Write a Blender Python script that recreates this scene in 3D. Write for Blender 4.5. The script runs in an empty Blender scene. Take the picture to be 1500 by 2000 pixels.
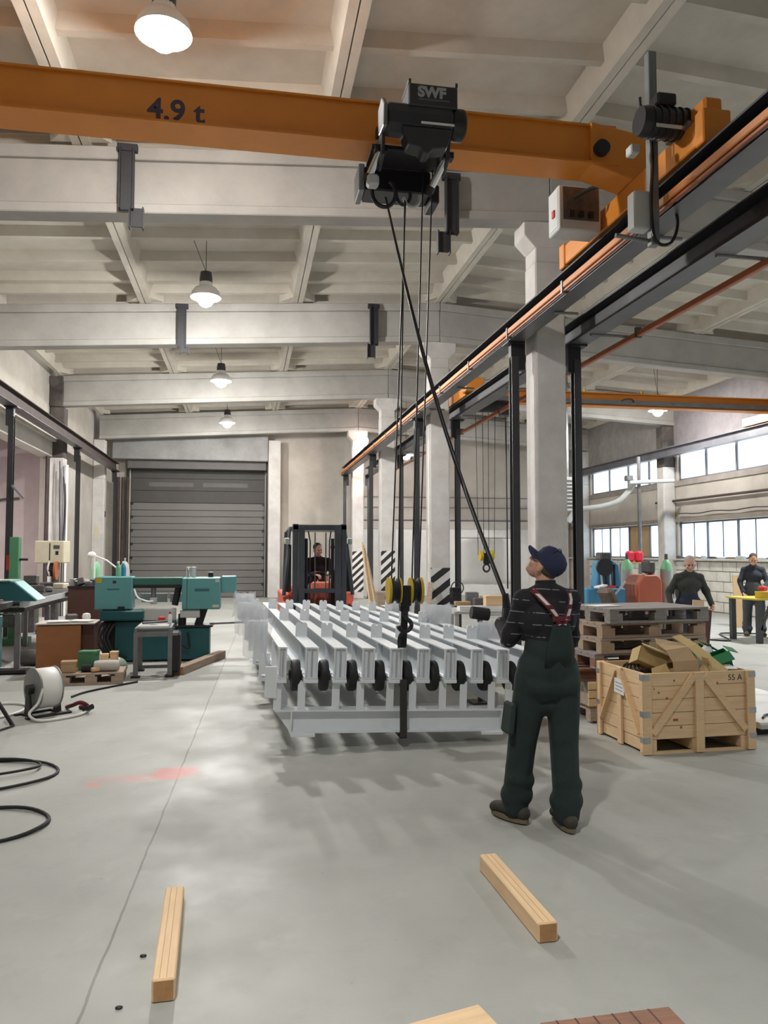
import bpy, bmesh, math, random
from mathutils import Vector, Matrix, Euler
random.seed(7)
S = bpy.context.scene
COL = S.collection
R = math.radians

# ------------------------------------------------------------------ camera
cam = bpy.data.cameras.new('camera'); camo = bpy.data.objects.new('camera', cam); COL.objects.link(camo)
cam.sensor_fit = 'VERTICAL'; cam.sensor_height = 36.0; cam.lens = 27.0
cam.clip_end = 200
camo.location = (0, 0, 1.66)
camo.rotation_euler = (R(90 + 3.053), 0, R(-10.19))
S.camera = camo
# ------------------------------------------------------------------ sky, exposure
W = bpy.data.worlds.new('overcast'); S.world = W; W.use_nodes = True
bg = W.node_tree.nodes['Background']; bg.inputs[0].default_value = (0.95, 0.97, 1.0, 1); bg.inputs[1].default_value = 3.0
S.view_settings.view_transform = 'Standard'; S.view_settings.look = 'None'
S.view_settings.exposure = 0.30; S.view_settings.gamma = 1.0; S.view_settings.use_curve_mapping = False
LAMP_W = 300.0

# ------------------------------------------------------------------ materials
MATS = {}
def mat(name, col, rough=0.6, metal=0.0, var=0.0, scale=3.0, bump=0.0, bscale=40.0, col2=None, alpha=None, emit=None, spec=0.5, stretch=None, detail=6):
    if name in MATS: return MATS[name]
    m = bpy.data.materials.new(name); m.use_nodes = True
    n = m.node_tree.nodes; l = m.node_tree.links; b = n['Principled BSDF']
    b.inputs['Base Color'].default_value = (*col, 1); b.inputs['Roughness'].default_value = rough
    b.inputs['Metallic'].default_value = metal; b.inputs['Specular IOR Level'].default_value = spec
    if var or bump:
        tc = n.new('ShaderNodeTexCoord'); mp = n.new('ShaderNodeMapping')
        if stretch: mp.inputs['Scale'].default_value = stretch
        l.new(tc.outputs['Object'], mp.inputs[0])
    if var:
        no = n.new('ShaderNodeTexNoise'); no.inputs['Scale'].default_value = scale; no.inputs['Detail'].default_value = detail
        no.inputs['Roughness'].default_value = 0.65
        l.new(mp.outputs[0], no.inputs['Vector'])
        rp = n.new('ShaderNodeValToRGB'); rp.color_ramp.elements[0].position = 0.3; rp.color_ramp.elements[1].position = 0.72
        c2 = col2 or tuple(c * (1 - var) for c in col)
        rp.color_ramp.elements[0].color = (*c2, 1); rp.color_ramp.elements[1].color = (*col, 1)
        l.new(no.outputs['Fac'], rp.inputs[0]); l.new(rp.outputs[0], b.inputs['Base Color'])
    if bump:
        nb = n.new('ShaderNodeTexNoise'); nb.inputs['Scale'].default_value = bscale; nb.inputs['Detail'].default_value = 4
        l.new(mp.outputs[0], nb.inputs['Vector'])
        bp = n.new('ShaderNodeBump'); bp.inputs['Strength'].default_value = bump; bp.inputs['Distance'].default_value = 0.02
        l.new(nb.outputs['Fac'], bp.inputs['Height']); l.new(bp.outputs[0], b.inputs['Normal'])
    if alpha is not None: b.inputs['Alpha'].default_value = alpha
    if emit:
        b.inputs['Emission Color'].default_value = (*emit[0], 1); b.inputs['Emission Strength'].default_value = emit[1]
    MATS[name] = m
    return m

def stripes(name, c1, c2, period, width, direction, rough=0.6, noise=0.0, coord='Object', wear=0.0):
    """flat paint bands: c2 lines of relative `width` on c1, direction = vector the bands repeat along"""
    m = bpy.data.materials.new(name); m.use_nodes = True; n = m.node_tree.nodes; l = m.node_tree.links; b = n['Principled BSDF']
    b.inputs['Roughness'].default_value = rough
    tc = n.new('ShaderNodeTexCoord'); dt = n.new('ShaderNodeVectorMath'); dt.operation = 'DOT_PRODUCT'; dt.inputs[1].default_value = direction
    l.new(tc.outputs[coord], dt.inputs[0])
    v = dt.outputs['Value']
    if noise:
        no = n.new('ShaderNodeTexNoise'); no.inputs['Scale'].default_value = 7; l.new(tc.outputs[coord], no.inputs['Vector'])
        ma = n.new('ShaderNodeMath'); ma.operation = 'MULTIPLY_ADD'; ma.inputs[1].default_value = noise; l.new(no.outputs['Fac'], ma.inputs[0]); l.new(v, ma.inputs[2]); v = ma.outputs[0]
    dv = n.new('ShaderNodeMath'); dv.operation = 'DIVIDE'; dv.inputs[1].default_value = period; l.new(v, dv.inputs[0])
    fr = n.new('ShaderNodeMath'); fr.operation = 'FRACT'; l.new(dv.outputs[0], fr.inputs[0])
    lt = n.new('ShaderNodeMath'); lt.operation = 'LESS_THAN'; lt.inputs[1].default_value = width; l.new(fr.outputs[0], lt.inputs[0])
    f = lt.outputs[0]
    if wear:
        nw = n.new('ShaderNodeTexNoise'); nw.inputs['Scale'].default_value = 22; nw.inputs['Detail'].default_value = 3; l.new(tc.outputs[coord], nw.inputs['Vector'])
        gt = n.new('ShaderNodeMath'); gt.operation = 'GREATER_THAN'; gt.inputs[1].default_value = wear; l.new(nw.outputs['Fac'], gt.inputs[0])
        mu = n.new('ShaderNodeMath'); mu.operation = 'MULTIPLY'; l.new(f, mu.inputs[0]); l.new(gt.outputs[0], mu.inputs[1]); f = mu.outputs[0]
    mx = n.new('ShaderNodeMix'); mx.data_type = 'RGBA'; mx.inputs['A'].default_value = (*c1, 1); mx.inputs['B'].default_value = (*c2, 1)
    l.new(f, mx.inputs['Factor']); l.new(mx.outputs['Result'], b.inputs['Base Color'])
    MATS[name] = m
    return m

concrete = mat('whitewashed_concrete', (0.60, 0.575, 0.53), 0.9, var=0.3, scale=1.1, bump=0.25, bscale=9, col2=(0.46, 0.43, 0.385))
slabm = mat('slab_limewash', (0.62, 0.58, 0.505), 0.92, var=0.3, scale=0.9, bump=0.15, bscale=7, col2=(0.45, 0.41, 0.345))
girderm = mat('girder_limewash', (0.46, 0.445, 0.415), 0.9, var=0.25, scale=1.3, bump=0.1, col2=(0.34, 0.325, 0.30))
plaster = mat('old_plaster', (0.54, 0.505, 0.45), 0.93, var=0.3, scale=0.7, bump=0.2, bscale=6, col2=(0.37, 0.335, 0.29))
pinkwall = mat('pinkish_plaster', (0.60, 0.52, 0.52), 0.93, var=0.3, scale=0.8, bump=0.15, col2=(0.44, 0.37, 0.36))
soot = mat('soot_or_gap_shade', (0.16, 0.135, 0.12), 0.95, var=0.6, scale=2.2, col2=(0.035, 0.03, 0.028))  # soot on columns, also the painted shade of the roof gaps
colm = mat('painted_column', (0.66, 0.64, 0.62), 0.85, var=0.28, scale=2.0, bump=0.6, bscale=5, col2=(0.50, 0.47, 0.44))
blackst = mat('black_steel', (0.022, 0.021, 0.024), 0.5, 0.2, var=0.3, scale=4)
beamst = mat('runway_steel', (0.035, 0.033, 0.038), 0.45, 0.3, var=0.35, scale=3)
ruststeel = mat('rusty_runway_steel', (0.075, 0.05, 0.045), 0.7, 0.1, var=0.5, scale=3)
greyst = mat('grey_steel', (0.25, 0.25, 0.26), 0.4, 0.6, var=0.3, scale=6)
postst = mat('post_steel', (0.075, 0.075, 0.08), 0.45, 0.4, var=0.3, scale=3)
brightst = mat('bright_metal', (0.7, 0.7, 0.7), 0.25, 0.9)
orange = mat('crane_orange', (0.72, 0.25, 0.028), 0.42, var=0.12, scale=2)
orange2 = mat('conductor_orange', (0.62, 0.22, 0.05), 0.5, var=0.2, scale=4)
redor = mat('dull_orange', (0.42, 0.12, 0.045), 0.5, var=0.25, scale=4)
blackpl = mat('black_plastic', (0.012, 0.012, 0.014), 0.4)
darkpl = mat('dark_grey_paint', (0.028, 0.03, 0.036), 0.38, var=0.2, scale=5)
rubber = mat('black_rubber', (0.012, 0.012, 0.013), 0.65)
whitest = mat('white_lacquer', (0.80, 0.84, 0.87), 0.35, var=0.05, scale=2)
whitep = mat('white_paint', (0.78, 0.78, 0.76), 0.5)
lightgrey = mat('light_grey_paint', (0.55, 0.57, 0.56), 0.45, var=0.1, scale=4)
yellow = mat('sheave_yellow', (0.62, 0.42, 0.02), 0.4, var=0.2, scale=12)
pine = mat('fresh_pine', (0.82, 0.59, 0.35), 0.7, var=0.25, scale=5, stretch=(1, 1, 9), col2=(0.68, 0.47, 0.27), bump=0.05)
pinex = mat('fresh_pine_long_x', (0.82, 0.59, 0.35), 0.7, var=0.25, scale=3, stretch=(1, 9, 12), col2=(0.68, 0.47, 0.27), bump=0.05)
piney = mat('fresh_pine_long_y', (0.82, 0.59, 0.35), 0.7, var=0.25, scale=3, stretch=(9, 1, 12), col2=(0.68, 0.47, 0.27), bump=0.05)
oldwood = mat('weathered_wood', (0.36, 0.33, 0.31), 0.85, var=0.45, scale=3, stretch=(1, 10, 14), bump=0.15, col2=(0.20, 0.175, 0.16))
midwood = mat('used_pallet_wood', (0.48, 0.38, 0.29), 0.85, var=0.4, scale=3, stretch=(1, 10, 14), bump=0.1, col2=(0.30, 0.22, 0.17))
redwood = mat('reddish_wood', (0.33, 0.17, 0.11), 0.8, var=0.4, scale=4, stretch=(1, 8, 10))
endgrain = mat('end_grain', (0.55, 0.30, 0.13), 0.8, var=0.4, scale=14)
card = mat('cardboard', (0.42, 0.29, 0.16), 0.85, var=0.15, scale=3)
card2 = mat('cardboard_yellowish', (0.52, 0.38, 0.17), 0.85, var=0.12, scale=3)
teal = mat('teal_enamel', (0.12, 0.34, 0.345), 0.4, var=0.12, scale=3)
tealdk = mat('dark_teal_enamel', (0.012, 0.10, 0.115), 0.45, var=0.25, scale=3)
tealbeam = mat('green_beam_enamel', (0.045, 0.16, 0.13), 0.5, var=0.2, scale=3)
brownveneer = mat('brown_veneer', (0.33, 0.13, 0.045), 0.5, var=0.2, scale=3, stretch=(1, 1, 6))
dkbrown = mat('dark_brown_veneer', (0.09, 0.035, 0.028), 0.5, var=0.2, scale=4)
paper = mat('paper', (0.80, 0.79, 0.77), 0.8)
cream = mat('cream_enamel', (0.66, 0.60, 0.44), 0.5, var=0.15, scale=4)
greenpaint = mat('green_paint', (0.07, 0.22, 0.11), 0.5, var=0.2, scale=4)
redpaint = mat('red_paint', (0.55, 0.03, 0.03), 0.45)
forkred = mat('forklift_red', (0.55, 0.085, 0.045), 0.42, var=0.15, scale=5)
mastst = mat('mast_steel', (0.075, 0.085, 0.10), 0.4, 0.5, var=0.3, scale=5)
bluepaint = mat('machine_blue', (0.06, 0.26, 0.45), 0.45, var=0.2, scale=5)
skin = mat('skin', (0.58, 0.32, 0.23), 0.55, var=0.1, scale=9)
hair = mat('short_hair', (0.06, 0.045, 0.035), 0.8)
greyhair = mat('grey_hair', (0.35, 0.32, 0.30), 0.8)
overall = mat('dark_green_cloth', (0.017, 0.032, 0.029), 0.9, var=0.3, scale=6, bump=0.4, bscale=9)
navy = mat('navy_cloth', (0.022, 0.026, 0.075), 0.85, var=0.2, scale=8)
navydk = mat('dark_navy_cloth', (0.022, 0.028, 0.05), 0.9, var=0.2, scale=8)
olive = mat('dark_olive_cloth', (0.045, 0.048, 0.042), 0.9, var=0.25, scale=7, bump=0.3, bscale=9)
maroon = mat('dark_maroon_cloth', (0.035, 0.012, 0.018), 0.9, var=0.2, scale=7)
shoe = mat('work_shoe', (0.05, 0.045, 0.035), 0.75, var=0.3, scale=12)
sole = mat('shoe_sole', (0.17, 0.14, 0.09), 0.8)
darkred = mat('dark_red_webbing', (0.11, 0.012, 0.02), 0.8)
greencard = mat('green_printed_card', (0.012, 0.16, 0.055), 0.5)
zinc = mat('zinc_plate', (0.55, 0.58, 0.60), 0.35, 0.7, var=0.2, scale=20)
cylgrey = mat('cylinder_grey', (0.42, 0.44, 0.43), 0.45, var=0.1, scale=5)
cylgreen = mat('cylinder_green', (0.20, 0.48, 0.27), 0.45)
tarpm = mat('white_tarp', (0.86, 0.84, 0.80), 0.8, var=0.15, scale=1.2)
doorm = mat('door_panel_grey', (0.165, 0.155, 0.145), 0.6, var=0.12, scale=1.0)
dooredge = mat('door_dark', (0.14, 0.13, 0.125), 0.7, var=0.2, scale=2)
ply = mat('plywood', (0.52, 0.36, 0.19), 0.75, var=0.2, scale=3)
junkgrey = mat('greasy_metal', (0.14, 0.13, 0.125), 0.55, 0.4, var=0.5, scale=14)
ink = mat('dark_ink', (0.03, 0.03, 0.05), 0.7)
fadedink = mat('faded_blue_ink', (0.06, 0.045, 0.075), 0.6)
silverink = mat('silver_print', (0.36, 0.37, 0.38), 0.5)
def lampmat(name, col, st): return mat(name, (0.9, 0.9, 0.9), 0.4, emit=(col, st))
ledm = lampmat('led_lens', (0.92, 0.97, 1.0), 60)
warmled = lampmat('warm_led_lens', (1.0, 0.72, 0.66), 40)
# clear plastic film
film = bpy.data.materials.new('plastic_film'); film.use_nodes = True
b_ = film.node_tree.nodes['Principled BSDF']; b_.inputs['Base Color'].default_value = (0.88, 0.91, 0.95, 1); b_.inputs['Roughness'].default_value = 0.22; b_.inputs['Alpha'].default_value = 0.42
nz = film.node_tree.nodes.new('ShaderNodeTexNoise'); nz.inputs['Scale'].default_value = 11; bp_ = film.node_tree.nodes.new('ShaderNodeBump'); bp_.inputs['Strength'].default_value = 0.9
film.node_tree.links.new(nz.outputs['Fac'], bp_.inputs['Height']); film.node_tree.links.new(bp_.outputs[0], b_.inputs['Normal'])
# milky window glass
def glassmat(name, tint, tr):
    g = bpy.data.materials.new(name); g.use_nodes = True; n = g.node_tree.nodes; l = g.node_tree.links; n.clear()
    o = n.new('ShaderNodeOutputMaterial'); t = n.new('ShaderNodeBsdfTransparent'); d = n.new('ShaderNodeBsdfTranslucent'); gl = n.new('ShaderNodeBsdfGlossy')
    t.inputs[0].default_value = (*tint, 1); d.inputs[0].default_value = (*tint, 1); gl.inputs['Roughness'].default_value = 0.1
    a = n.new('ShaderNodeMixShader'); a.inputs[0].default_value = tr; l.new(t.outputs[0], a.inputs[1]); l.new(d.outputs[0], a.inputs[2])
    b2 = n.new('ShaderNodeMixShader'); b2.inputs[0].default_value = 0.05; l.new(a.outputs[0], b2.inputs[1]); l.new(gl.outputs[0], b2.inputs[2]); l.new(b2.outputs[0], o.inputs[0])
    return g
glass = glassmat('milky_glass', (0.9, 0.96, 1.0), 0.5)
glassblue = glassmat('bluish_milky_glass', (0.80, 0.91, 1.0), 0.7)
clearglass = glassmat('clear_glass', (0.92, 0.95, 0.95), 0.05)
# floor: worn cast concrete with saw joints and a red spray stain
fm = bpy.data.materials.new('worn_concrete_floor'); fm.use_nodes = True
def floor_nodes():
    n = fm.node_tree.nodes; l = fm.node_tree.links; b = n['Principled BSDF']
    tc = n.new('ShaderNodeTexCoord'); P = tc.outputs['Object']
    def noise(sc, det=5, rough=0.6):
        x = n.new('ShaderNodeTexNoise'); x.inputs['Scale'].default_value = sc; x.inputs['Detail'].default_value = det; x.inputs['Roughness'].default_value = rough; l.new(P, x.inputs['Vector']); return x.outputs['Fac']
    def ramp(f, p0, c0, p1, c1):
        r = n.new('ShaderNodeValToRGB'); r.color_ramp.elements[0].position = p0; r.color_ramp.elements[0].color = (*c0, 1); r.color_ramp.elements[1].position = p1; r.color_ramp.elements[1].color = (*c1, 1); l.new(f, r.inputs[0]); return r.outputs[0]
    def mix(f, a, bcol):
        m = n.new('ShaderNodeMix'); m.data_type = 'RGBA'; l.new(f, m.inputs['Factor']); l.new(a, m.inputs['A'])
        if isinstance(bcol, tuple): m.inputs['B'].default_value = (*bcol, 1)
        else: l.new(bcol, m.inputs['B'])
        return m.outputs['Result']
    def M(op, a, b2=None, c=None):
        m = n.new('ShaderNodeMath'); m.operation = op
        for i, v in enumerate((a, b2, c)):
            if v is None: continue
            if isinstance(v, (int, float)): m.inputs[i].default_value = v
            else: l.new(v, m.inputs[i])
        return m.outputs[0]
    base = ramp(noise(0.55), 0.3, (0.305, 0.310, 0.283), 0.7, (0.39, 0.393, 0.365))
    base = mix(ramp(noise(4, 6, 0.7), 0.52, (0, 0, 0), 0.75, (0.35, 0.35, 0.35)), base, (0.25, 0.247, 0.23))
    base = mix(ramp(noise(2.3, 4), 0.60, (0, 0, 0), 0.72, (0.45, 0.45, 0.45)), base, (0.45, 0.446, 0.425))
    base = mix(ramp(noise(16, 2), 0.74, (0, 0, 0), 0.78, (0.5, 0.5, 0.5)), base, (0.22, 0.22, 0.21))
    sep = n.new('ShaderNodeSeparateXYZ'); l.new(P, sep.inputs[0])
    wob = M('MULTIPLY_ADD', noise(3), 0.03, -0.015)
    def joint(nx, ny, c, hw, strength, base):
        v = M('ADD', M('ADD', M('MULTIPLY', sep.outputs[0], nx), M('MULTIPLY', sep.outputs[1], ny)), wob)
        dd = M('ABSOLUTE', M('SUBTRACT', v, c))
        f = M('MULTIPLY', M('LESS_THAN', dd, hw), strength)
        return mix(f, base, (0.16, 0.155, 0.145))
    base = joint(1.0, -0.0296, -0.658, 0.006, 0.75, base)
    base = joint(0.05, 1.0, 8.75, 0.004, 0.35, base)
    base = joint(0.0, 1.0, 14.9, 0.006, 0.5, base)
    base = joint(1.0, 0.55, 7.0, 0.006, 0.6, base)
    base = joint(1.0, 0.0, 6.2, 0.005, 0.5, base)
    # red stain
    def blob(cx, cy, rx, ry):
        dx = M('DIVIDE', M('SUBTRACT', sep.outputs[0], cx), rx); dy = M('DIVIDE', M('SUBTRACT', sep.outputs[1], cy), ry)
        q = M('ADD', M('MULTIPLY', dx, dx), M('MULTIPLY', dy, dy))
        q = M('ADD', q, M('MULTIPLY_ADD', noise(6), 1.6, -0.8))
        return M('MAXIMUM', M('SUBTRACT', 1.0, q), 0.0)
    st = M('ADD', blob(-0.50, 6.10, 0.20, 0.22), M('MULTIPLY', blob(-0.78, 6.0, 0.34, 0.14), 0.35))
    st = M('ADD', st, M('MULTIPLY', blob(-1.06, 5.88, 0.07, 0.07), 0.5))
    st = M('MINIMUM', M('MULTIPLY', st, 1.1), 0.75)
    base = mix(st, base, (0.62, 0.20, 0.18))
    l.new(base, b.inputs['Base Color'])
    rr = ramp(noise(1.4), 0.3, (0.50, 0.50, 0.50), 0.7, (0.72, 0.72, 0.72)); l.new(rr, b.inputs['Roughness'])
    bp = n.new('ShaderNodeBump'); bp.inputs['Strength'].default_value = 0.06; bp.inputs['Distance'].default_value = 0.01; l.new(noise(30, 3), bp.inputs['Height']); l.new(bp.outputs[0], b.inputs['Normal'])
floor_nodes()

# ------------------------------------------------------------------ mesh helpers
def frame_of(p0, p1, up=(0, 0, 1)):
    p0 = Vector(p0); p1 = Vector(p1); z = (p1 - p0); L = z.length; z.normalize()
    u = Vector(up)
    if abs(z.dot(u)) > 0.99: u = Vector((0, 1, 0)) if abs(z.y) < 0.9 else Vector((1, 0, 0))
    x = u.cross(z).normalized(); y = z.cross(x)
    return p0, x, y, z, L
class MB:
    def __init__(s): s.v = []; s.f = []
    def add(s, vs, fs):
        o = len(s.v); s.v += [tuple(v) for v in vs]; s.f += [tuple(i + o for i in f) for f in fs]; return s
    def box(s, x0, x1, y0, y1, z0, z1):
        vs = [(x, y, z) for z in (z0, z1) for x, y in ((x0, y0), (x1, y0), (x1, y1), (x0, y1))]
        return s.add(vs, [(3, 2, 1, 0), (4, 5, 6, 7), (0, 1, 5, 4), (1, 2, 6, 5), (2, 3, 7, 6), (3, 0, 4, 7)])
    def cbox(s, c, sz, rot=None):
        m = MB().box(-sz[0]/2, sz[0]/2, -sz[1]/2, sz[1]/2, -sz[2]/2, sz[2]/2)
        rt = (Euler([R(a) for a in rot]).to_matrix() if rot else Matrix.Identity(3))
        return s.add([rt @ Vector(v) + Vector(c) for v in m.v], m.f)
    def bar(s, p0, p1, w, h, up=(0, 0, 1)):
        p, x, y, z, L = frame_of(p0, p1, up); vs = []
        for t in (0, L):
            for a, b in ((-w/2, -h/2), (w/2, -h/2), (w/2, h/2), (-w/2, h/2)): vs.append(p + x*a + y*b + z*t)
        return s.add(vs, [(3, 2, 1, 0), (4, 5, 6, 7), (0, 1, 5, 4), (1, 2, 6, 5), (2, 3, 7, 6), (3, 0, 4, 7)])
    def tube(s, p0, p1, r0, r1=None, n=12):
        r1 = r0 if r1 is None else r1; p, x, y, z, L = frame_of(p0, p1); vs = []
        for t, r in ((0, r0), (L, r1)):
            for i in range(n):
                a = 2*math.pi*i/n; vs.append(p + x*(r*math.cos(a)) + y*(r*math.sin(a)) + z*t)
        fs = [(i, (i+1) % n, n+(i+1) % n, n+i) for i in range(n)]
        return s.add(vs, fs + [tuple(range(n-1, -1, -1)), tuple(range(n, 2*n))])
    def path(s, pts, r, n=8, rs=None):
        pts = [Vector(p) for p in pts]
        if 4 <= len(pts) <= 12 and not rs:          # round the bends (Catmull-Rom)
            q = []
            for k in range(len(pts) - 1):
                a, b, c, d = pts[max(k-1, 0)], pts[k], pts[k+1], pts[min(k+2, len(pts)-1)]
                for j in range(5):
                    u = j/5; q.append(0.5*((2*b) + (c - a)*u + (2*a - 5*b + 4*c - d)*u*u + (3*b - a - 3*c + d)*u**3))
            pts = q + [pts[-1]]
        vs = []; m = len(pts); px = None
        for k, p in enumerate(pts):
            t = (pts[min(k+1, m-1)] - pts[max(k-1, 0)]).normalized()
            if px is None:
                u = Vector((0, 0, 1)) if abs(t.z) < 0.9 else Vector((1, 0, 0)); px = u.cross(t).normalized()
            else:
                px = (px - t*px.dot(t)).normalized()
            py = t.cross(px); rr = rs[k] if rs else r
            for i in range(n):
                a = 2*math.pi*i/n; vs.append(p + px*(rr*math.cos(a)) + py*(rr*math.sin(a)))
        fs = []
        for k in range(m-1):
            for i in range(n): fs.append((k*n+i, k*n+(i+1) % n, (k+1)*n+(i+1) % n, (k+1)*n+i))
        return s.add(vs, fs + [tuple(range(n-1, -1, -1)), tuple(range((m-1)*n, m*n))])
    def prism(s, poly, axis, a0, a1):
        n = len(poly)
        def P(p, a): return {'x': (a, p[0], p[1]), 'y': (p[0], a, p[1]), 'z': (p[0], p[1], a)}[axis]
        vs = [P(p, a0) for p in poly] + [P(p, a1) for p in poly]
        return s.add(vs, [(i, (i+1) % n, n+(i+1) % n, n+i) for i in range(n)] + [tuple(range(n-1, -1, -1)), tuple(range(n, 2*n))])
    def lathe(s, prof, c=(0, 0, 0), axis='z', n=20):
        vs = []
        for r, h in prof:
            for i in range(n):
                a = 2*math.pi*i/n; p = (r*math.cos(a), r*math.sin(a), h)
                p = {'z': p, 'x': (p[2], p[0], p[1]), 'y': (p[1], p[2], p[0])}[axis]
                vs.append((p[0]+c[0], p[1]+c[1], p[2]+c[2]))
        m = len(prof)
        fs = [(k*n+i, k*n+(i+1) % n, (k+1)*n+(i+1) % n, (k+1)*n+i) for k in range(m-1) for i in range(n)]
        return s.add(vs, fs + [tuple(range(n-1, -1, -1)), tuple(range((m-1)*n, m*n))])
    def sphere(s, c, r, n=12, m=8):
        r = r if isinstance(r, (tuple, list)) else (r, r, r)
        vs = [(c[0], c[1], c[2]-r[2])]
        for k in range(1, m):
            t = -math.pi/2 + math.pi*k/m
            for i in range(n):
                a = 2*math.pi*i/n; vs.append((c[0]+r[0]*math.cos(t)*math.cos(a), c[1]+r[1]*math.cos(t)*math.sin(a), c[2]+r[2]*math.sin(t)))
        vs.append((c[0], c[1], c[2]+r[2])); e = len(vs)-1
        fs = [(0, 1+(i+1) % n, 1+i) for i in range(n)] + [(e, e-n+i, e-n+(i+1) % n) for i in range(n)]
        for k in range(m-2):
            for i in range(n): fs.append((1+k*n+i, 1+k*n+(i+1) % n, 1+(k+1)*n+(i+1) % n, 1+(k+1)*n+i))
        return s.add(vs, fs)
    def ibeam(s, axis, a0, a1, cx, z0, z1, w, tf=0.02, tw=0.015):
        h = w/2; t = tw/2
        poly = [(cx-h, z0), (cx+h, z0), (cx+h, z0+tf), (cx+t, z0+tf), (cx+t, z1-tf), (cx+h, z1-tf), (cx+h, z1), (cx-h, z1), (cx-h, z1-tf), (cx-t, z1-tf), (cx-t, z0+tf), (cx-h, z0+tf)]
        return s.prism(poly, axis, a0, a1)
    def build(s, name, m, parent=None, bevel=0.0, smooth=False, loc=None, rot=None):
        me = bpy.data.meshes.new(name); me.from_pydata(s.v, [], s.f); me.validate(); me.update()
        bm = bmesh.new(); bm.from_mesh(me); bmesh.ops.recalc_face_normals(bm, faces=bm.faces)
        if bevel:
            es = [e for e in bm.edges if len(e.link_faces) == 2 and e.calc_face_angle(0) > R(35)]
            try: bmesh.ops.bevel(bm, geom=es, offset=bevel, segments=1, affect='EDGES', clamp_overlap=True)
            except Exception: pass
        bm.to_mesh(me); bm.free()
        me.materials.append(m)
        if smooth:
            for p in me.polygons: p.use_smooth = True
            try: me.set_sharp_from_angle(angle=R(45))
            except Exception: pass
        o = bpy.data.objects.new(name, me); COL.objects.link(o)
        if parent: o.parent = parent
        if loc: o.location = loc
        if rot: o.rotation_euler = [R(a) for a in rot]
        return o
def tag(o, label=None, cat=None, group=None, kind=None):
    if label: o['label'] = label
    if cat: o['category'] = cat
    if group: o['group'] = group
    if kind: o['kind'] = kind
    return o
def thing(name, label, cat, loc=(0, 0, 0), rz=0.0, group=None, rot=None):
    o = bpy.data.objects.new(name, None); COL.objects.link(o); o.location = loc
    o.rotation_euler = [R(a) for a in rot] if rot else (0, 0, R(rz)); o.empty_display_size = 0.2
    return tag(o, label, cat, group)
def cp(o, parent=None, loc=None, rot=None, label=None):
    c = o.copy(); COL.objects.link(c); c.parent = parent
    for ch in list(o.children): cp(ch, c)
    if loc is not None: c.location = loc
    if rot is not None: c.rotation_euler = [R(a) for a in rot]
    if label: c['label'] = label
    return c
def text(name, body, size, m, parent, loc, rot, ext=0.002, bold=0.0, align='LEFT'):
    cu = bpy.data.curves.new(name, 'FONT'); cu.body = body; cu.size = size; cu.extrude = ext; cu.offset = bold; cu.align_x = align
    o = bpy.data.objects.new(name + '_tmp', cu); COL.objects.link(o)
    me = bpy.data.meshes.new_from_object(o.evaluated_get(bpy.context.evaluated_depsgraph_get()))
    bpy.data.objects.remove(o)
    me.materials.clear(); me.materials.append(m)
    t = bpy.data.objects.new(name, me); COL.objects.link(t); t.parent = parent; t.location = loc; t.rotation_euler = [R(a) for a in rot]
    return t
# ================================================================== the building
XL, XC, XR = -5.0, 4.0, 13.0
YF, YB = 29.4, -8.5
GY = [3.7, 9.7, 15.7, 21.7, 27.7]
def zr(x): return 6.95 - 0.061 * abs(x - 4.0)          # underside of the roof slab ribs / top of the girders

fl = MB().box(-8.4, 13.4, YB, YF + 0.2, -0.2, 0.0).build('floor', fm); tag(fl, 'worn grey concrete factory floor with saw joints and red spray stain', kind='structure')

# ---- roof slabs: precast ribbed panels, 3 m x 6 m
def slab_mesh(L):
    m = MB(); w = 1.5
    e_ = 0.17 if L > 3 else 0.0
    m.box(-w, w, e_, L - e_, 0.30, 0.42)
    for sx in (-1, 1):
        m.prism([(sx*1.495, 0), (sx*(1.495-0.10), 0), (sx*(1.495-0.17), 0.301), (sx*1.495, 0.301)], 'y', 0, L)
    k = max(1, round(L / 1.0))
    for i in range(0, k + 1):
        y = min(max(L * i / k, 0.30), L - 0.30)
        m.prism([(y-0.05, 0.14), (y+0.05, 0.14), (y+0.10, 0.301), (y-0.10, 0.301)], 'x', -1.40, 1.40)
    # haunches at the four corners
    for sx in (-1, 1):
        for y in (e_, L - e_):
            s2 = 1 if y == 0 else -1
            m.prism([(sx*1.40, y), (sx*1.15, y), (sx*1.40, y+s2*0.30)], 'z', 0.02, 0.30)
    return m
ceil = thing('ceiling', 'ribbed whitewashed concrete roof slabs of the hall', None); ceil['kind'] = 'structure'
if 'category' in ceil: del ceil['category']
bays = [(YB, 6.2), (-2.3, 6.0), (3.7, 6.0), (9.7, 6.0), (15.7, 6.0), (21.7, 6.0), (27.7, 1.9)]
proto = {}
sl = math.degrees(math.atan(0.061))
for y0, L in bays:
    for x in (-3.5, -0.5, 2.5, 5.5, 8.5, 11.5):
        if L not in proto:
            o = slab_mesh(L - 0.02).build('roof_slab', slabm, ceil); proto[L] = o
        else:
            o = proto[L].copy(); COL.objects.link(o); o.parent = ceil
        o.location = (x, y0 + 0.01, zr(x) + 0.005); o.rotation_euler = (0, R(-sl if x < 4 else sl), 0)

# joint covers above the girders, dark to paint in the open gaps' shade
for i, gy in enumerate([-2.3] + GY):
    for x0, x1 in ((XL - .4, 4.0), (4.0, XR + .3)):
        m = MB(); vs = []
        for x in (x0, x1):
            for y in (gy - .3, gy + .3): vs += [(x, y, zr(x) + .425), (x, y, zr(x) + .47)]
        m.add(vs, [(0, 1, 3, 2), (4, 6, 7, 5), (0, 4, 5, 1), (2, 3, 7, 6), (1, 5, 7, 3), (0, 2, 6, 4)]).build('gap_shade_strip', soot, ceil)
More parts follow.
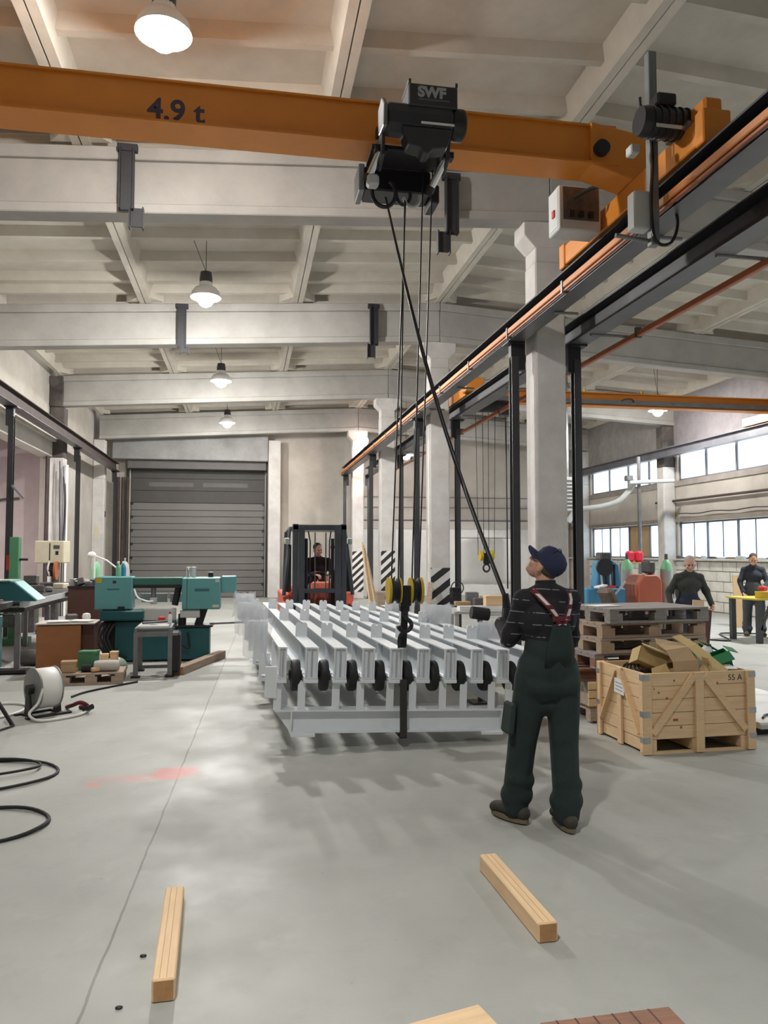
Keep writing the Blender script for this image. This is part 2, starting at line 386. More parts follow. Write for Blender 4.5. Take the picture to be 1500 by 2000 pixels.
# ---- roof girders
def girder(gy, x0, x1, label):
    t = thing('roof_girder', label, 'roof beam', ((x0+x1)/2, gy, 0), group='concrete roof girders')
    cx = (x0+x1)/2
    def bar(zb0, zb1, hw, nm, m, ext=0.0):
        mm = MB(); vs = []
        for x in (x0, x1):
            for y in (-hw, hw):
                vs += [(x-cx, y, zr(x)+zb0), (x-cx, y, zr(x)+zb1)]
        mm.add(vs, [(0, 1, 3, 2), (4, 6, 7, 5), (0, 4, 5, 1), (2, 3, 7, 6), (1, 5, 7, 3), (0, 2, 6, 4)])
        return mm.build(nm, m, t, bevel=0.012)
    bar(-0.16, 0.0, 0.17, 'top_flange', girderm); bar(-0.70, -0.159, 0.12, 'web', girderm); bar(-0.82, -0.699, 0.15, 'bottom_flange', girderm)
    return t
order = ['nearest', 'second nearest', 'third nearest', 'fourth nearest', 'farthest']
for i, gy in enumerate(GY):
    if i > 0: girder(gy, XL, XC, 'sloping concrete roof girder over the saw aisle, ' + ['', 'nearest one behind the orange crane', 'second one beyond the orange crane', 'third one beyond the orange crane', 'last one in front of the roller door'][i])
    if i > 0: girder(gy, XC + 0.01, XR, 'concrete roof girder sloping down to the window wall, ' + ['', 'nearest of its row', 'second of its row', 'third of its row', 'farthest of its row'][i])
girder(-2.3, XL, XC, 'concrete roof girder behind the photographer on the saw side'); girder(-2.3, XC + .01, XR, 'concrete roof girder behind the photographer on the window side')
girder(3.7, XL, XC, 'concrete roof girder above the photographer on the saw side'); girder(3.7, XC + .01, XR, 'concrete roof girder above the photographer on the window side')

# ---- dark steel hangers bolted to the girders
hangst = mat('hanger_steel', (0.035, 0.034, 0.04), 0.6, 0.1, var=0.3)
def hanger(x, gy, ztop, zmid, zlow, dx, label):
    t = thing('girder_hanger', label, 'bracket', (x, gy - 0.21, 0), group='steel hangers on the girders')
    m = MB(); m.box(-0.08, 0.08, -0.012, 0.012, zmid, ztop); m.box(-0.085, -0.07, -0.07, 0.03, zmid, ztop); m.box(0.07, 0.085, -0.07, 0.03, zmid, ztop)
    m.build('channel', hangst, t)
    MB().box(-0.12, 0.12, -0.03, 0.05, ztop - 0.03, ztop + 0.06).build('clamp', hangst, t, bevel=0.005)
    m = MB(); m.box(dx-0.075, dx+0.075, -0.01, 0.01, zlow, zmid + 0.03); m.box(dx-0.085, dx-0.07, -0.06, 0.03, zlow - 0.03, zmid + 0.03); m.box(dx+0.07, dx+0.085, -0.06, 0.03, zlow - 0.03, zmid + 0.03)
    m.build('lower_channel', hangst, t)
hanger(-1.46, 9.7, 6.56, 5.80, 5.60, 0.12, 'dark steel channel hanger on near girder, left of the hoist')
hanger(2.60, 9.7, 6.56, 5.80, 5.56, -0.11, 'dark steel channel hanger on near girder, right of the hoist ropes')
hanger(-1.29, 15.7, 6.54, 5.72, 5.62, 0.05, 'dark steel channel hanger on second girder near the middle lamp')
hanger(2.57, 15.7, 6.76, 5.95, 5.70, -0.06, 'dark steel channel hanger on second girder behind the hoist ropes')

# ---- columns of the middle row with runway posts
hazard = stripes('hazard_stripes', (0.74, 0.72, 0.68), (0.02, 0.02, 0.022), 0.20, 0.5, (0.7, 0.0, -0.75), 0.6, noise=0.02)
hazbold = stripes('bold_hazard_stripes', (0.62, 0.61, 0.60), (0.02, 0.02, 0.022), 0.26, 0.5, (0.6, 0.0, -0.8), 0.6, noise=0.02)
which = {9.8: 'nearest', 15.8: 'second', 21.8: 'third', 27.8: 'farthest'}
for k, (gy, w) in enumerate(which.items()):
    t = thing('middle_column', 'whitewashed concrete column between the two aisles, ' + w, 'column', (4.0, gy, 0), group='columns of the middle row')
    m = MB(); zc = zr(4.0) - 0.82
    m.box(-0.21, 0.21, -0.2, 0.2, 0, zc - 0.55); m.build('shaft', colm, t, bevel=0.02)
    MB().box(-0.20, 0.20, -0.19, 0.2, zc - 0.56, zc - 0.10).build('upper_shaft', colm, t, bevel=0.015)
    MB().prism([(-0.205, zc-0.36), (0.205, zc-0.36), (0.36, zc-0.20), (0.36, zc), (-0.36, zc), (-0.36, zc-0.20)], 'y', -0.2, 0.2).build('corbel', colm, t, bevel=0.012)
    if k == 1: MB().box(-0.205, 0.205, -0.212, -0.199, 0.45, 1.35).build('stripe_panel', hazbold, t)['label'] = 'black and white diagonal hazard stripes'
    if k in (2, 3): MB().box(-0.205, 0.205, -0.206, -0.199, 0.25, 1.72).build('stripe_panel', hazard, t)['label'] = 'black and white diagonal hazard stripes'
def runway_post(x, y, side, label, grp='runway support posts', m_=postst):
    t = thing('runway_post', label, 'post', (x, y, 0), group=grp)
    MB().ibeam('z', 0.02, 4.30, 0, -0.06, 0.06, 0.10, 0.012, 0.01).build('shaft', m_, t)
    MB().box(-0.11, 0.11, -0.11, 0.11, 0, 0.02).build('base_plate', m_, t)
    m = MB(); m.prism([(side*-0.10, 4.49), (side*0.26, 4.49), (side*0.26, 4.12), (side*0.06, 4.12), (side*-0.10, 4.30)], 'y', -0.05, 0.05); m.box(-0.12, 0.12, -0.12, 0.12, 4.47, 4.495)
    m.build('bracket', beamst, t)
    return t
for gy, w in which.items():
    runway_post(3.54, gy - 0.02, 0.55, 'slim dark steel post under the crane runway, left of the %s middle column' % w, m_=postst)
    runway_post(4.43, gy - 0.02, -0.5, 'slim dark steel post under the side runway, right of the %s middle column' % w, m_=postst)
# ---- runway beams
def runway(x, w, label, y0=YB + .5, y1=27.9, m_=beamst, z0=4.50, z1=4.78):
    t = thing('runway_beam', label, 'steel beam', (x, 0, 0), group='crane runway beams')
    MB().ibeam('y', y0, y1, 0, z0, z1, w, 0.018, 0.014).build('beam', m_, t); MB().box(-w/2, w/2, y0, y1, z0 - 0.006, z0).build('flange_underside', mat('bounce_lit_flange', (0.13, 0.125, 0.13), 0.4, 0.4, var=0.3), t)  # added lighter strip paints floor bounce onto the flange underside
    MB().box(-0.03, 0.03, y0, y1, z1, z1 + 0.035).build('rail', m_, t)
    return t
rb = runway(3.54, 0.22, 'black steel crane runway beam left of the middle columns, with orange conductor')
MB().box(-0.155, -0.112, -8, 27.8, 4.555, 4.625).build('conductor_bar', orange2, rb, bevel=0.008)['label'] = 'orange conductor bar'
MB().box(-0.15, -0.125, -8, 27.8, 4.515, 4.535).build('conductor_strip', redor, rb)
for i in range(13):
    MB().box(-0.165, -0.105, -0.02, 0.02, 4.50, 4.64).build('conductor_clip', greyst, rb, loc=(0, 4.2 + i*1.8, 0))
for i, y in enumerate((6.2, 8.4, 12.6, 14.6, 18.0)):
    MB().tube((0, y, 4.485), (0.30, y, 4.485), 0.018, n=8).build('arm', greyst, rb)
rb2 = runway(4.43, 0.26, 'black steel crane runway beam right of the middle columns')
for i, y in enumerate((6.5, 9.2, 12.5, 15.2, 18.2, 21.0)):
    MB().tube((-0.05, y, 4.49), (0.47, y, 4.49), 0.02, n=8).build('arm', greyst, rb2)
cr = thing('conductor_rail', 'dull orange conductor rail hung on grey arms beside the right runway', 'rail', (4.88, 0, 0))
MB().box(-0.03, 0.03, -8, 27.8, 4.40, 4.47).build('bar', redor, cr, bevel=0.008)
for i in range(9): MB().box(-0.04, 0.04, -0.02, 0.02, 4.39, 4.52).build('clip', junkgrey, cr, loc=(0, 3.5 + i*2.7, 0))
rl = runway(-4.48, 0.22, 'rusty brown crane runway beam along the left wall', m_=ruststeel)
for y, w in ((15.8, 'nearest, beside the white pipe'), (21.8, 'middle one, beside the drill press'), (27.8, 'farthest, next to the roller door')):
    runway_post(-4.48, y, 0.4 * -1, 'dark steel post under the left runway, ' + w, grp='left runway posts', m_=blackst)
rw = runway(12.45, 0.22, 'grey steel runway beam along the window wall', m_=mat('grey_blue_steel', (0.17, 0.17, 0.19), 0.5, 0.3, var=0.3), z0=4.55, z1=4.80)

# ---- left side
wl = MB()
wl.box(-5.45, -5.2, YB, YF, 4.95, 7.0)
wl.box(-5.45, -5.2, 21.8, YF, 0, 4.95)
wlo = wl.build('wall_left', plaster); tag(wlo, 'stained upper concrete wall above the left aisle', kind='structure')
for i, y in enumerate((9.7, 15.7)):
    MB().box(-5.2, -5.17, y + 0.25, y + 5.75, 5.15, 6.15).build('wall_panel', plaster, wlo, bevel=0.02)
MB().box(-5.2, -5.17, 21.95, 27.45, 5.15, 6.15).build('wall_panel', plaster, wlo, bevel=0.02)
lo = MB(); lo.box(-8.4, -8.2, YB, YF, 0, 4.95); lo.box(-8.2, -5.45, 23.2, 23.4, 0, 4.93); lo.box(-8.4, -5.2, YB, 23.4, 4.9, 4.95)
loo = lo.build('wall_annex', pinkwall); tag(loo, 'pinkish plaster wall of the left annex behind the machines', kind='structure')
lb = MB(); lb.box(-5.45, -5.1, YB, 21.6, 4.22, 4.62); lb.box(-5.40, -5.0, YB, 21.6, 4.62, 4.72)
tag(lb.build('trim_1', concrete), 'concrete lintel beam spanning the left annex opening', kind='structure')
for y in (9.8, 15.8, 21.8, 27.8):
    t = thing('left_column', 'whitewashed concrete column of the left row, ' + {9.8: 'nearest and out of frame', 15.8: 'nearest at the picture edge', 21.8: 'behind the cream drill press', 27.8: 'beside the roller door'}[y], 'column', (-5.0, y, 0), group='columns of the left row')
    MB().box(-0.2, 0.2, -0.2, 0.2, 0, 4.2).build('shaft', colm, t, bevel=0.02)
    MB().box(-0.19, 0.19, -0.2, 0.2, 4.2, 5.57).build('upper_shaft', soot if y == 21.8 else colm, t, bevel=0.02)
    if y == 21.8: MB().box(-0.195, 0.16, -0.3, -0.1, 5.57, 6.38).build('sooty_patch', soot, t, bevel=0.02)['label'] = 'soot-blackened column head'
    if y == 27.8:
        MB().box(0.201, 0.21, -0.1, 0.06, 2.9, 3.1).build('notice', junkgrey, t); MB().box(-0.1, 0.06, -0.21, -0.2, 2.2, 2.6).build('notice', cream, t)
# pipes on the left
def pipe(name, pts, r, m, label, n=8, grp=None):
    return tag(MB().path(pts, r, n).build(name, m, smooth=True), label, 'pipe', grp)
pipe('white_pipe', [(-4.62, 15.35, 0), (-4.62, 15.35, 4.2), (-4.75, 15.4, 4.4)], 0.05, whitep, 'white vertical pipe at the left picture edge')
pipe('wall_pipe', [(-8.1, 12, 3.05), (-8.1, 22.9, 3.05)], 0.03, junkgrey, 'thin dark pipe along the pinkish annex wall')
pipe('bent_pipe', [(-7.2, 23.15, 0.5), (-7.2, 23.15, 2.6), (-7.1, 23.12, 2.95), (-6.8, 23.1, 3.15), (-6.3, 23.1, 3.2)], 0.03, junkgrey, 'thin bent pipe on the far annex wall')
pipe('rust_downpipe', [(-5.15, 21.35, 0.0), (-5.15, 21.35, 4.2)], 0.055, ruststeel, 'rusty brown downpipe in front of the sooty column')
pipe('white_conduit', [(-4.72, 21.55, 0.0), (-4.72, 21.55, 4.0)], 0.05, whitep, 'white conduit pipe beside the sooty column')
for i in range(3):
    pipe('dark_riser', [(-4.55 + i*0.16, 28.9, 0), (-4.55 + i*0.16, 28.9, 4.4)], 0.06, ruststeel, ['left dark riser pipe beside the roller door', 'middle dark riser pipe beside the roller door', 'right dark riser pipe beside the roller door'][i], grp='riser pipes')
pipe('strut_arm', [(-4.42, 15.7, 2.95), (-4.18, 15.6, 2.7)], 0.025, greyst, 'short grey diagonal arm on the left post')

# ---- far wall with sectional door
fw = MB(); dx0, dx1, dz = -4.2, 0.70, 5.0
fw.box(-5.45, dx0, YF, YF + 0.25, 0, 7.3); fw.box(dx1, 13.4, YF, YF + 0.25, 0, 7.3); fw.box(dx0, dx1, YF, YF + 0.25, dz, 7.3)
fwo = fw.build('wall_far', plaster); tag(fwo, 'stained whitewashed end wall of the hall', kind='structure')
# pilasters and lintel
MB().box(dx1 + 0.10, dx1 + 0.55, YF - 0.7, YF, 0, 5.85).build('pilaster', colm, fwo, bevel=0.02)
lint = MB(); lint.box(-4.75, 0.78, YF - 0.75, YF - 0.45, 5.05, 6.15)
tag(lint.build('trim_2', mat('grey_render', (0.36, 0.355, 0.345), 0.85, var=0.35, scale=1.5, bump=0.3, bscale=6), bevel=0.02), 'grey rendered lintel above the roller door', kind='structure')
MB().box(dx0 - 0.05, dx1 + .02, YF - 0.44, YF, 4.75, 5.04).build('trim_3', dooredge)
tag(bpy.data.objects['trim_3'], 'grey soffit over the roller door', kind='structure')
dr = MB().box(dx0, dx1, YF + 0.10, YF + 0.16, 0, 5.0).build('door_1', dooredge); tag(dr, 'grey sectional industrial door with dark upper section', kind='structure')
for i in range(7):
    z0 = 0.02 + i*0.5
    p = MB(); p.box(dx0 + 0.03, dx1 - 0.03, YF + 0.035, YF + 0.10, z0, z0 + 0.22); p.box(dx0 + 0.03, dx1 - 0.03, YF + 0.03, YF + 0.10, z0 + 0.235, z0 + 0.485)
    p.build('door_panel', doorm, dr, bevel=0.006)
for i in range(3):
    MB().box(dx0 + 0.03, dx1 - 0.03, YF + 0.06, YF + 0.10, 3.53 + i*0.45, 3.53 + i*0.45 + 0.43).build('upper_panel', mat('dark_brown_panel', (0.075, 0.07, 0.065), 0.7, var=0.2), dr, bevel=0.005)  # upper door panels in a darker brown
for x0, x1 in ((-3.55, -1.95), (-1.6, 0.05)):
    MB().box(x0, x1, YF + 0.045, YF + 0.06, 4.12, 4.28).build('vent_strip', dooredge, dr)
for i in range(7):
    for x in (dx0 + 0.06, dx1 - 0.06): MB().box(x - 0.05, x + 0.05, YF + 0.0, YF + 0.03, 0.44 + i*0.5, 0.54 + i*0.5).build('hinge', blackst, dr)
for x, l in ((dx0 - 0.12, 'left'), (dx1 + 0.02, 'right')): MB().box(x, x + 0.08, YF - 0.12, YF, 0, 4.75).build('door_track', blackst, dr)
# lines on the far wall of the right aisle
for i, (z, r) in enumerate(((2.95, 0.022), (3.45, 0.014), (3.85, 0.014))):
    pipe('wall_conduit', [(4.3, YF - 0.05, z), (12.8, YF - 0.05, z)], r, greyst, ['lowest thin conduit along the far wall of the right aisle', 'middle thin conduit along the far wall of the right aisle', 'highest thin conduit along the far wall of the right aisle'][i], grp='far wall conduits')
MB().box(4.2, 12.9, YF - 0.06, YF, 2.6, 2.9).build('wall_band', concrete, fwo); MB().box(4.2, 12.9, YF - 0.03, YF, 0, 2.6).build('whitewash_band', mat('fresh_whitewash', (0.78, 0.77, 0.74), 0.9, var=0.12), fwo)
# back wall behind the photographer
tag(MB().box(-8.4, 13.4, YB - 0.2, YB, 0, 7.4).build('wall_back', plaster), 'plastered wall behind the photographer', kind='structure')
# ---- right wall with two rows of windows
bayw = [(-2.1, 3.5), (3.9, 9.5), (9.9, 15.5), (15.9, 21.5), (21.9, 27.5)]
wr = MB()
wr.box(13.0, 13.3, YB, YF, 0, 1.48); wr.box(13.0, 13.3, YB, YF, 2.60, 3.86); wr.box(13.0, 13.3, YB, YF, 4.82, 7.3)
prev = YB
for a, b in bayw + [(YF, YF)]:
    for z0, z1 in ((1.48, 2.60), (3.86, 4.82)): wr.box(13.0, 13.3, prev, a, z0, z1)
    prev = b
wro = wr.build('wall_right', plaster); tag(wro, 'whitewashed window wall of the right aisle', kind='structure')
MB().box(12.86, 13.0, YB, YF, 1.43, 1.49).build('window_ledge', concrete, wro, bevel=0.01)
MB().box(12.95, 13.0, YB, YF, 2.60, 2.72).build('lintel_band', mat('dark_band', (0.30, 0.26, 0.22), 0.9, var=0.3), wro)
MB().box(12.96, 13.0, YB, YF, 3.70, 3.86).build('sill_band', mat('dark_band2', (0.34, 0.30, 0.27), 0.9, var=0.3), wro)
MB().box(12.97, 13.0, 21.9, YF, 4.9, 6.4).build('upper_panel', mat('grey_panel', (0.33, 0.31, 0.29), 0.9, var=0.3), wro)
MB().box(12.97, 13.0, 15.6, 21.6, 4.9, 6.4).build('upper_panel', mat('lilac_panel', (0.30, 0.27, 0.28), 0.9, var=0.3), wro)
bl = {}
blockm = mat('whitewashed_block', (0.68, 0.67, 0.60), 0.9, var=0.25, scale=4, bump=0.5, bscale=12)
for c in range(5):
    y = 15.6 + (0.3 if c % 2 else 0)
    while y < 27.6:
        L = 0.59
        if not bl: o = MB().box(-0.045, 0, 0, L, 0, 0.265).build('block', blockm, wro, bevel=0.012); bl[1] = o
        else: o = bl[1].copy(); COL.objects.link(o); o.parent = wro
        o.location = (13.0 + random.uniform(-0.012, 0.008), y, 0.02 + c*0.282); y += 0.61
wi = 1
for a, b in bayw:
    for z0, z1, gm, thin in ((1.49, 2.59, glassblue, True), (3.87, 4.81, glass, False)):
        f = MB(); f.box(13.08, 13.14, a, b, z0, z0 + 0.05); f.box(13.08, 13.14, a, b, z1 - 0.05, z1); f.box(13.08, 13.14, a, a + 0.05, z0, z1); f.box(13.08, 13.14, b - 0.05, b, z0, z1)
        wo = f.build('window_%d' % wi, mat('window_frame_grey', (0.16, 0.16, 0.18), 0.6)); wi += 1
        tag(wo, ('lower' if thin else 'upper') + ' factory window row in the right wall, bay %s' % {-2.1: 'behind the photographer', 3.9: 'beside the photographer', 9.9: 'just outside the picture', 15.9: 'above the two standing men', 21.9: 'beyond the wall column'}[a], kind='structure')
        n = 4; st = (b - a) / n
        for i in range(n):
            if i: MB().box(13.06, 13.15, -0.03, 0.03, z0, z1).build('mullion', MATS['window_frame_grey'], wo, loc=(0, a + i*st, 0))
            if thin:
                MB().box(13.085, 13.135, -0.014, 0.014, z0, z1).build('glazing_bar', MATS['window_frame_grey'], wo, loc=(0, a + (i+.5)*st, 0))
                for q in (0, 1):
                    bd = a == 21.9 and i == 1
                    MB().box(13.10, 13.11, 0.03, st/2 - 0.02, z0 + 0.05, z1 - 0.05).build('board' if bd else 'pane', ply if bd else gm, wo, loc=(0, a + (i + q*0.5)*st, 0))
            else:
                MB().box(13.10, 13.11, 0.03, st - 0.03, z0 + 0.05, z1 - 0.05).build('pane', gm, wo, loc=(0, a + i*st, 0))
for y in (9.8, 15.8, 21.8, 27.8):
    t = thing('wall_column', 'concrete column on the window wall, ' + {9.8: 'nearest and out of frame', 15.8: 'just out of frame', 21.8: 'dark-stained, between the two window bays', 27.8: 'in the far corner'}[y], 'column', (12.8, y, 0), group='columns of the window wall')
    MB().box(-0.2, 0.19, -0.2, 0.2, 0, 4.3).build('shaft', colm, t, bevel=0.02); MB().box(-0.2, 0.19, -0.2, 0.2, 4.3, 5.57).build('upper_shaft', soot if y == 21.8 else colm, t, bevel=0.02)
pipe('sill_pipe', [(12.9, 15.7, 3.25), (12.9, 22.6, 3.25)], 0.035, ruststeel, 'thin rusty pipe along the wall between the window rows')
pipe('wall_cable', [(12.92, 15.7 + i*0.35, 2.83 + 0.02*math.sin(i*1.3)) for i in range(17)], 0.016, blackpl, 'sagging black cable above the lower windows', n=6)
# steel post with stub pipe and curved exhaust hose at the window wall
t = thing('exhaust_arm', 'grey fume exhaust arm on a post by the window wall', 'exhaust arm', (11.4, 20.9, 0))
MB().tube((0, 0, 0), (0, 0, 4.5), 0.055).build('post', greyst, t)
MB().tube((-0.35, -0.1, 3.72), (0.95, -0.3, 3.78), 0.06).build('stub_pipe', lightgrey, t)
MB().path([(-0.1, 0, 3.8), (-0.22, 0.1, 3.55), (-0.5, 0.3, 3.2), (-0.9, 0.6, 3.05), (-1.5, 1.0, 2.95), (-1.75, 1.1, 2.6)], 0.085, 10).build('hose', lightgrey, t, smooth=True)
MB().cbox((-0.35, -0.05, 3.85), (0.2, 0.2, 0.16)).build('fan_box', greyst, t, bevel=0.02)
t = thing('vent_grille', 'slatted grey ventilator beside the right runway post', 'ventilator', (9.35, 21.2, 2.9))
MB().box(-0.22, 0.22, 0, 0.35, 0, 1.0).build('housing', lightgrey, t, bevel=0.01)
for i in range(8): MB().box(-0.18, 0.18, -0.02, 0.0, 0.08 + i*0.11, 0.13 + i*0.11).build('slat', junkgrey, t)
MB().box(-0.03, 0.03, 0.1, 0.2, 1.0, 4.0).build('hanger_rod', greyst, t)

# ================================================================== lamps
bellw = mat('reflector_white', (0.85, 0.85, 0.85), 0.4)
def highbay(loc, label, power, down=False, colr=(1.0, 0.985, 0.95), rad=0.25, r=0.13):
    t = thing('high_bay_lamp', label, 'lamp', loc, group='high bay lamps')
    MB().lathe([(0.04, 0.30), (0.10, 0.28), (0.11, 0.16), (rad*0.7, 0.13), (rad*0.92, 0.06), (rad, -0.03), (rad - 0.008, -0.03), (rad*0.9, 0.055), (rad*0.66, 0.12), (0.05, 0.135)], n=28).build('reflector', bellw, t, smooth=True)
    MB().lathe([(0.03, 0.42), (0.09, 0.40), (0.105, 0.30), (0.105, 0.17), (0.03, 0.165)], n=20).build('driver_housing', mat('lamp_housing', (0.05, 0.05, 0.055), 0.5), t, smooth=True)
    zt = zr(loc[0]) + 0.3 - loc[2]
    MB().path([(0, 0, 0.40), (0, 0, zt)], 0.006, 6).build('hanging_wire', blackpl, t)
    MB().path([(0.0, 0, 0.41), (-0.12, -0.1, 0.41 + (zt-0.41)*0.45), (-0.26, -0.2, zt)], 0.005, 6).build('power_cable', blackpl, t)
    if down:      # deep narrow-beam lamp
        MB().lathe([(rad*0.6, 0.10), (rad*0.6, 0.085), (0.01, 0.08)], n=24).build('lens', lampmat('led_lens_dim', (1, 1, 1), 20), t)
        L = bpy.data.lights.new('lamp_light', 'AREA'); L.shape = 'DISK'; L.size = rad*1.2; L.energy = power; L.color = colr; L.spread = R(128)
        lo_ = bpy.data.objects.new('lamp_light', L); COL.objects.link(lo_); lo_.parent = t; lo_.location = (0, 0, 0.06)
    else:
        s_ = power / (math.pi * 4 * math.pi * r * r)
        MB().sphere((0, 0, -0.055), r, 14, 9).build('bulb', lampmat('bulb_glow_%d' % int(power), colr, s_), t, smooth=True)
    return t
highbay((-0.77, 6.9, 6.34), 'glaring high bay lamp above the orange crane girder', LAMP_W*1.3)
highbay((-0.695, 12.9, 5.93), 'bright high bay lamp hanging on wires, second from the camera', LAMP_W*3.0)
highbay((-0.63, 18.9, 5.86), 'bright high bay lamp, third from the camera', LAMP_W*3.0)
highbay((-0.62, 24.9, 5.84), 'small bright high bay lamp nearest the roller door', LAMP_W*2)
highbay((-0.8, 0.9, 6.3), 'high bay lamp over the photographer', LAMP_W*0.5, down=True); highbay((-0.8, -5.1, 6.2), 'high bay lamp behind the photographer', LAMP_W*0.25, down=True)
highbay((10.9, 18.9, 5.52), 'high bay lamp hanging over the window aisle behind the second crane', LAMP_W*1.6)
highbay((10.9, 12.9, 5.6), 'added high bay fill lamp over the window aisle, outside the picture', LAMP_W*0.7, down=True); highbay((8.6, 6.9, 6.0), 'added high bay fill lamp over the window aisle beside the worker, outside the picture', LAMP_W*0.3, down=True)  # both are unseen lamps, added to light the window aisle
highbay((5.25, 25.0, 4.95), 'high bay lamp at the far end of the window aisle', LAMP_W*0.8); highbay((8.6, 0.9, 6.0), 'added high bay fill lamp over the window aisle beside the photographer', LAMP_W*0.4, down=True)  # the second lamp is unseen, an extra fill for this aisle
t = thing('flood_lamp', 'warm pinkish floodlight on the far middle column', 'lamp', (4.12, 27.35, 5.72))
MB().cbox((0, 0, 0), (0.34, 0.12, 0.26), (20, 0, 0)).build('housing', blackst, t, bevel=0.02)
MB().sphere((0, -0.07, -0.02), (0.21, 0.06, 0.21), 20, 12).build('lens', warmled, t, smooth=True)
MB().box(-0.02, 0.02, 0.05, 0.30, -0.05, 0.0).build('bracket', blackst, t)
L = bpy.data.lights.new('flood_light', 'AREA'); L.shape = 'DISK'; L.size = 0.3; L.energy = 130; L.color = (1, 0.78, 0.7)
lo_ = bpy.data.objects.new('flood_light', L); COL.objects.link(lo_); lo_.parent = t; lo_.location = (0, -0.16, -0.08); lo_.rotation_euler = (R(60), 0, 0)
# ================================================================== overhead crane
GYc = 6.475; gz0, gz1 = 5.17, 5.56
t = crane = thing('overhead_crane', 'orange overhead travelling crane bridge marked 4.9 t on the runway beams', 'crane', (0, GYc, 0))
MB().box(-4.25, 3.30, -0.175, 0.175, gz0, gz0 + 0.02).build('bottom_flange', orange, t)
MB().box(-4.25, 3.30, -0.10, 0.10, gz0 + 0.02, gz1 - 0.02).build('web', orange, t)
MB().box(-4.25, 3.30, -0.125, 0.125, gz1 - 0.02, gz1).build('top_flange', orange, t)
text('capacity_marking', '4.9 t', 0.25, fadedink, t, (-0.83, -0.1005, 5.23), (90, 0, 0), 0.001, bold=0.006)['label'] = 'faded dark lettering 4.9 t'
for x in (3.54, -4.48):
    ec = MB(); ec.box(x - 0.10, x + 0.10, -1.25, 1.45, 4.84, 5.06); ec.box(x - 0.12, x + 0.12, -1.28, -1.16, 4.81, 5.08); ec.box(x - 0.12, x + 0.12, 1.36, 1.48, 4.81, 5.08)
    o = ec.build('end_carriage', orange, t, bevel=0.01)
    for y in (-1.02, 1.2): MB().lathe([(0.02, -0.05), (0.12, -0.05), (0.12, -0.03), (0.10, -0.03), (0.10, 0.03), (0.12, 0.03), (0.12, 0.05), (0.02, 0.05)], (x, y, 4.935), 'x').build('wheel', blackst, o)
    s = 1 if x > 0 else -1
    MB().prism([(s*(abs(x)-0.5), gz0), (s*(abs(x)-0.5), gz1), (s*(abs(x)+0.05), gz1 - 0.08), (s*(abs(x)+0.05), 5.06), (s*(abs(x)-0.1), 5.06)], 'y', -0.16, 0.16).build('end_bracket', orange, t, bevel=0.008)
MB().lathe([(0.01, -0.03), (0.07, -0.03), (0.07, 0.03), (0.01, 0.03)], (3.12, -0.20, 5.30), 'y', 14).build('buffer', rubber, t)
# travel drive
MB().box(3.46, 3.62, -1.24, -1.04, 5.04, 5.20).build('gear_housing', orange, t, bevel=0.02)
m = MB().lathe([(0.02, 0), (0.11, 0.0), (0.12, 0.05), (0.12, 0.42), (0.09, 0.50), (0.02, 0.50)], (3.08, -0.93, 5.13), 'x', 18)
mo = m.build('drive_motor', darkpl, t, smooth=True)
for i in range(6): MB().lathe([(0.11, 0), (0.132, 0), (0.132, 0.012), (0.11, 0.012)], (3.16 + i*0.06, -0.93, 5.13), 'x', 18).build('cooling_fin', darkpl, mo)
MB().cbox((3.28, -0.95, 5.29), (0.17, 0.15, 0.10)).build('terminal_box', blackpl, mo, bevel=0.015)
MB().box(3.40, 3.62, -1.10, -0.78, 5.04, 5.07).build('motor_plate', greyst, t)
MB().box(3.08, 3.16, -0.80, -0.70, 4.94, 5.02).build('junction_box', lightgrey, t, bevel=0.01)
MB().box(3.16, 3.40, -1.06, -1.055, 5.02, 5.05).build('name_strip', brightst, t)
# collector mast: square tube with cable
cm = MB().cbox((3.31, -0.72, 5.03), (0.075, 0.075, 1.66)).build('collector_mast', mat('galvanised_tube', (0.24, 0.25, 0.25), 0.5, 0.4, var=0.25), t, bevel=0.006)
MB().path([(3.28, -0.77, 5.4), (3.26, -0.78, 5.2), (3.28, -0.78, 4.9), (3.26, -0.78, 4.6), (3.28, -0.77, 4.3), (3.35, -0.75, 4.21), (3.46, -0.74, 4.24), (3.53, -0.72, 4.4), (3.52, -0.7, 4.6)], 0.014, 7).build('cable', blackpl, cm, smooth=True)
MB().box(3.13, 3.28, -0.74, -0.62, 4.34, 4.66).build('collector_cover', lightgrey, cm, bevel=0.01)
MB().tube((2.98, -0.70, 4.28), (3.30, -0.70, 4.25), 0.018).build('arm', greyst, cm)
MB().path([(3.20, -0.74, 5.45), (3.18, -0.78, 5.36), (3.22, -0.80, 5.28)], 0.012, 6).build('cable_loop', blackpl, t)
# control cabinet on the bridge end
cb = MB().box(2.960, 3.400, 0.40, 0.66, 4.80, 5.24).build('control_cabinet', lightgrey, t, bevel=0.012)
MB().box(2.955, 2.970, 0.42, 0.64, 4.83, 5.21).build('cabinet_door', lightgrey, cb, bevel=0.005)
MB().box(3.000, 3.370, 0.385, 0.402, 4.90, 5.22).build('back_plate', junkgrey, cb)
MB().box(2.940, 2.960, 0.48, 0.53, 4.95, 5.02).build('switch', redpaint, cb)
for i in range(3): MB().cbox((3.08 + i*0.1, 0.375, 4.95), (0.05, 0.03, 0.06)).build('cable_gland', blackpl, cb)
MB().path([(3.1, 0.36, 5.1), (3.25, 0.25, 5.16), (3.36, 0.1, 5.12), (3.3, -0.1, 5.14)], 0.02, 7).build('cabinet_cable', blackpl, t, smooth=True)
MB().box(3.20, 3.42, 0.45, 0.60, 4.86, 4.94).build('cabinet_bracket', orange, t)

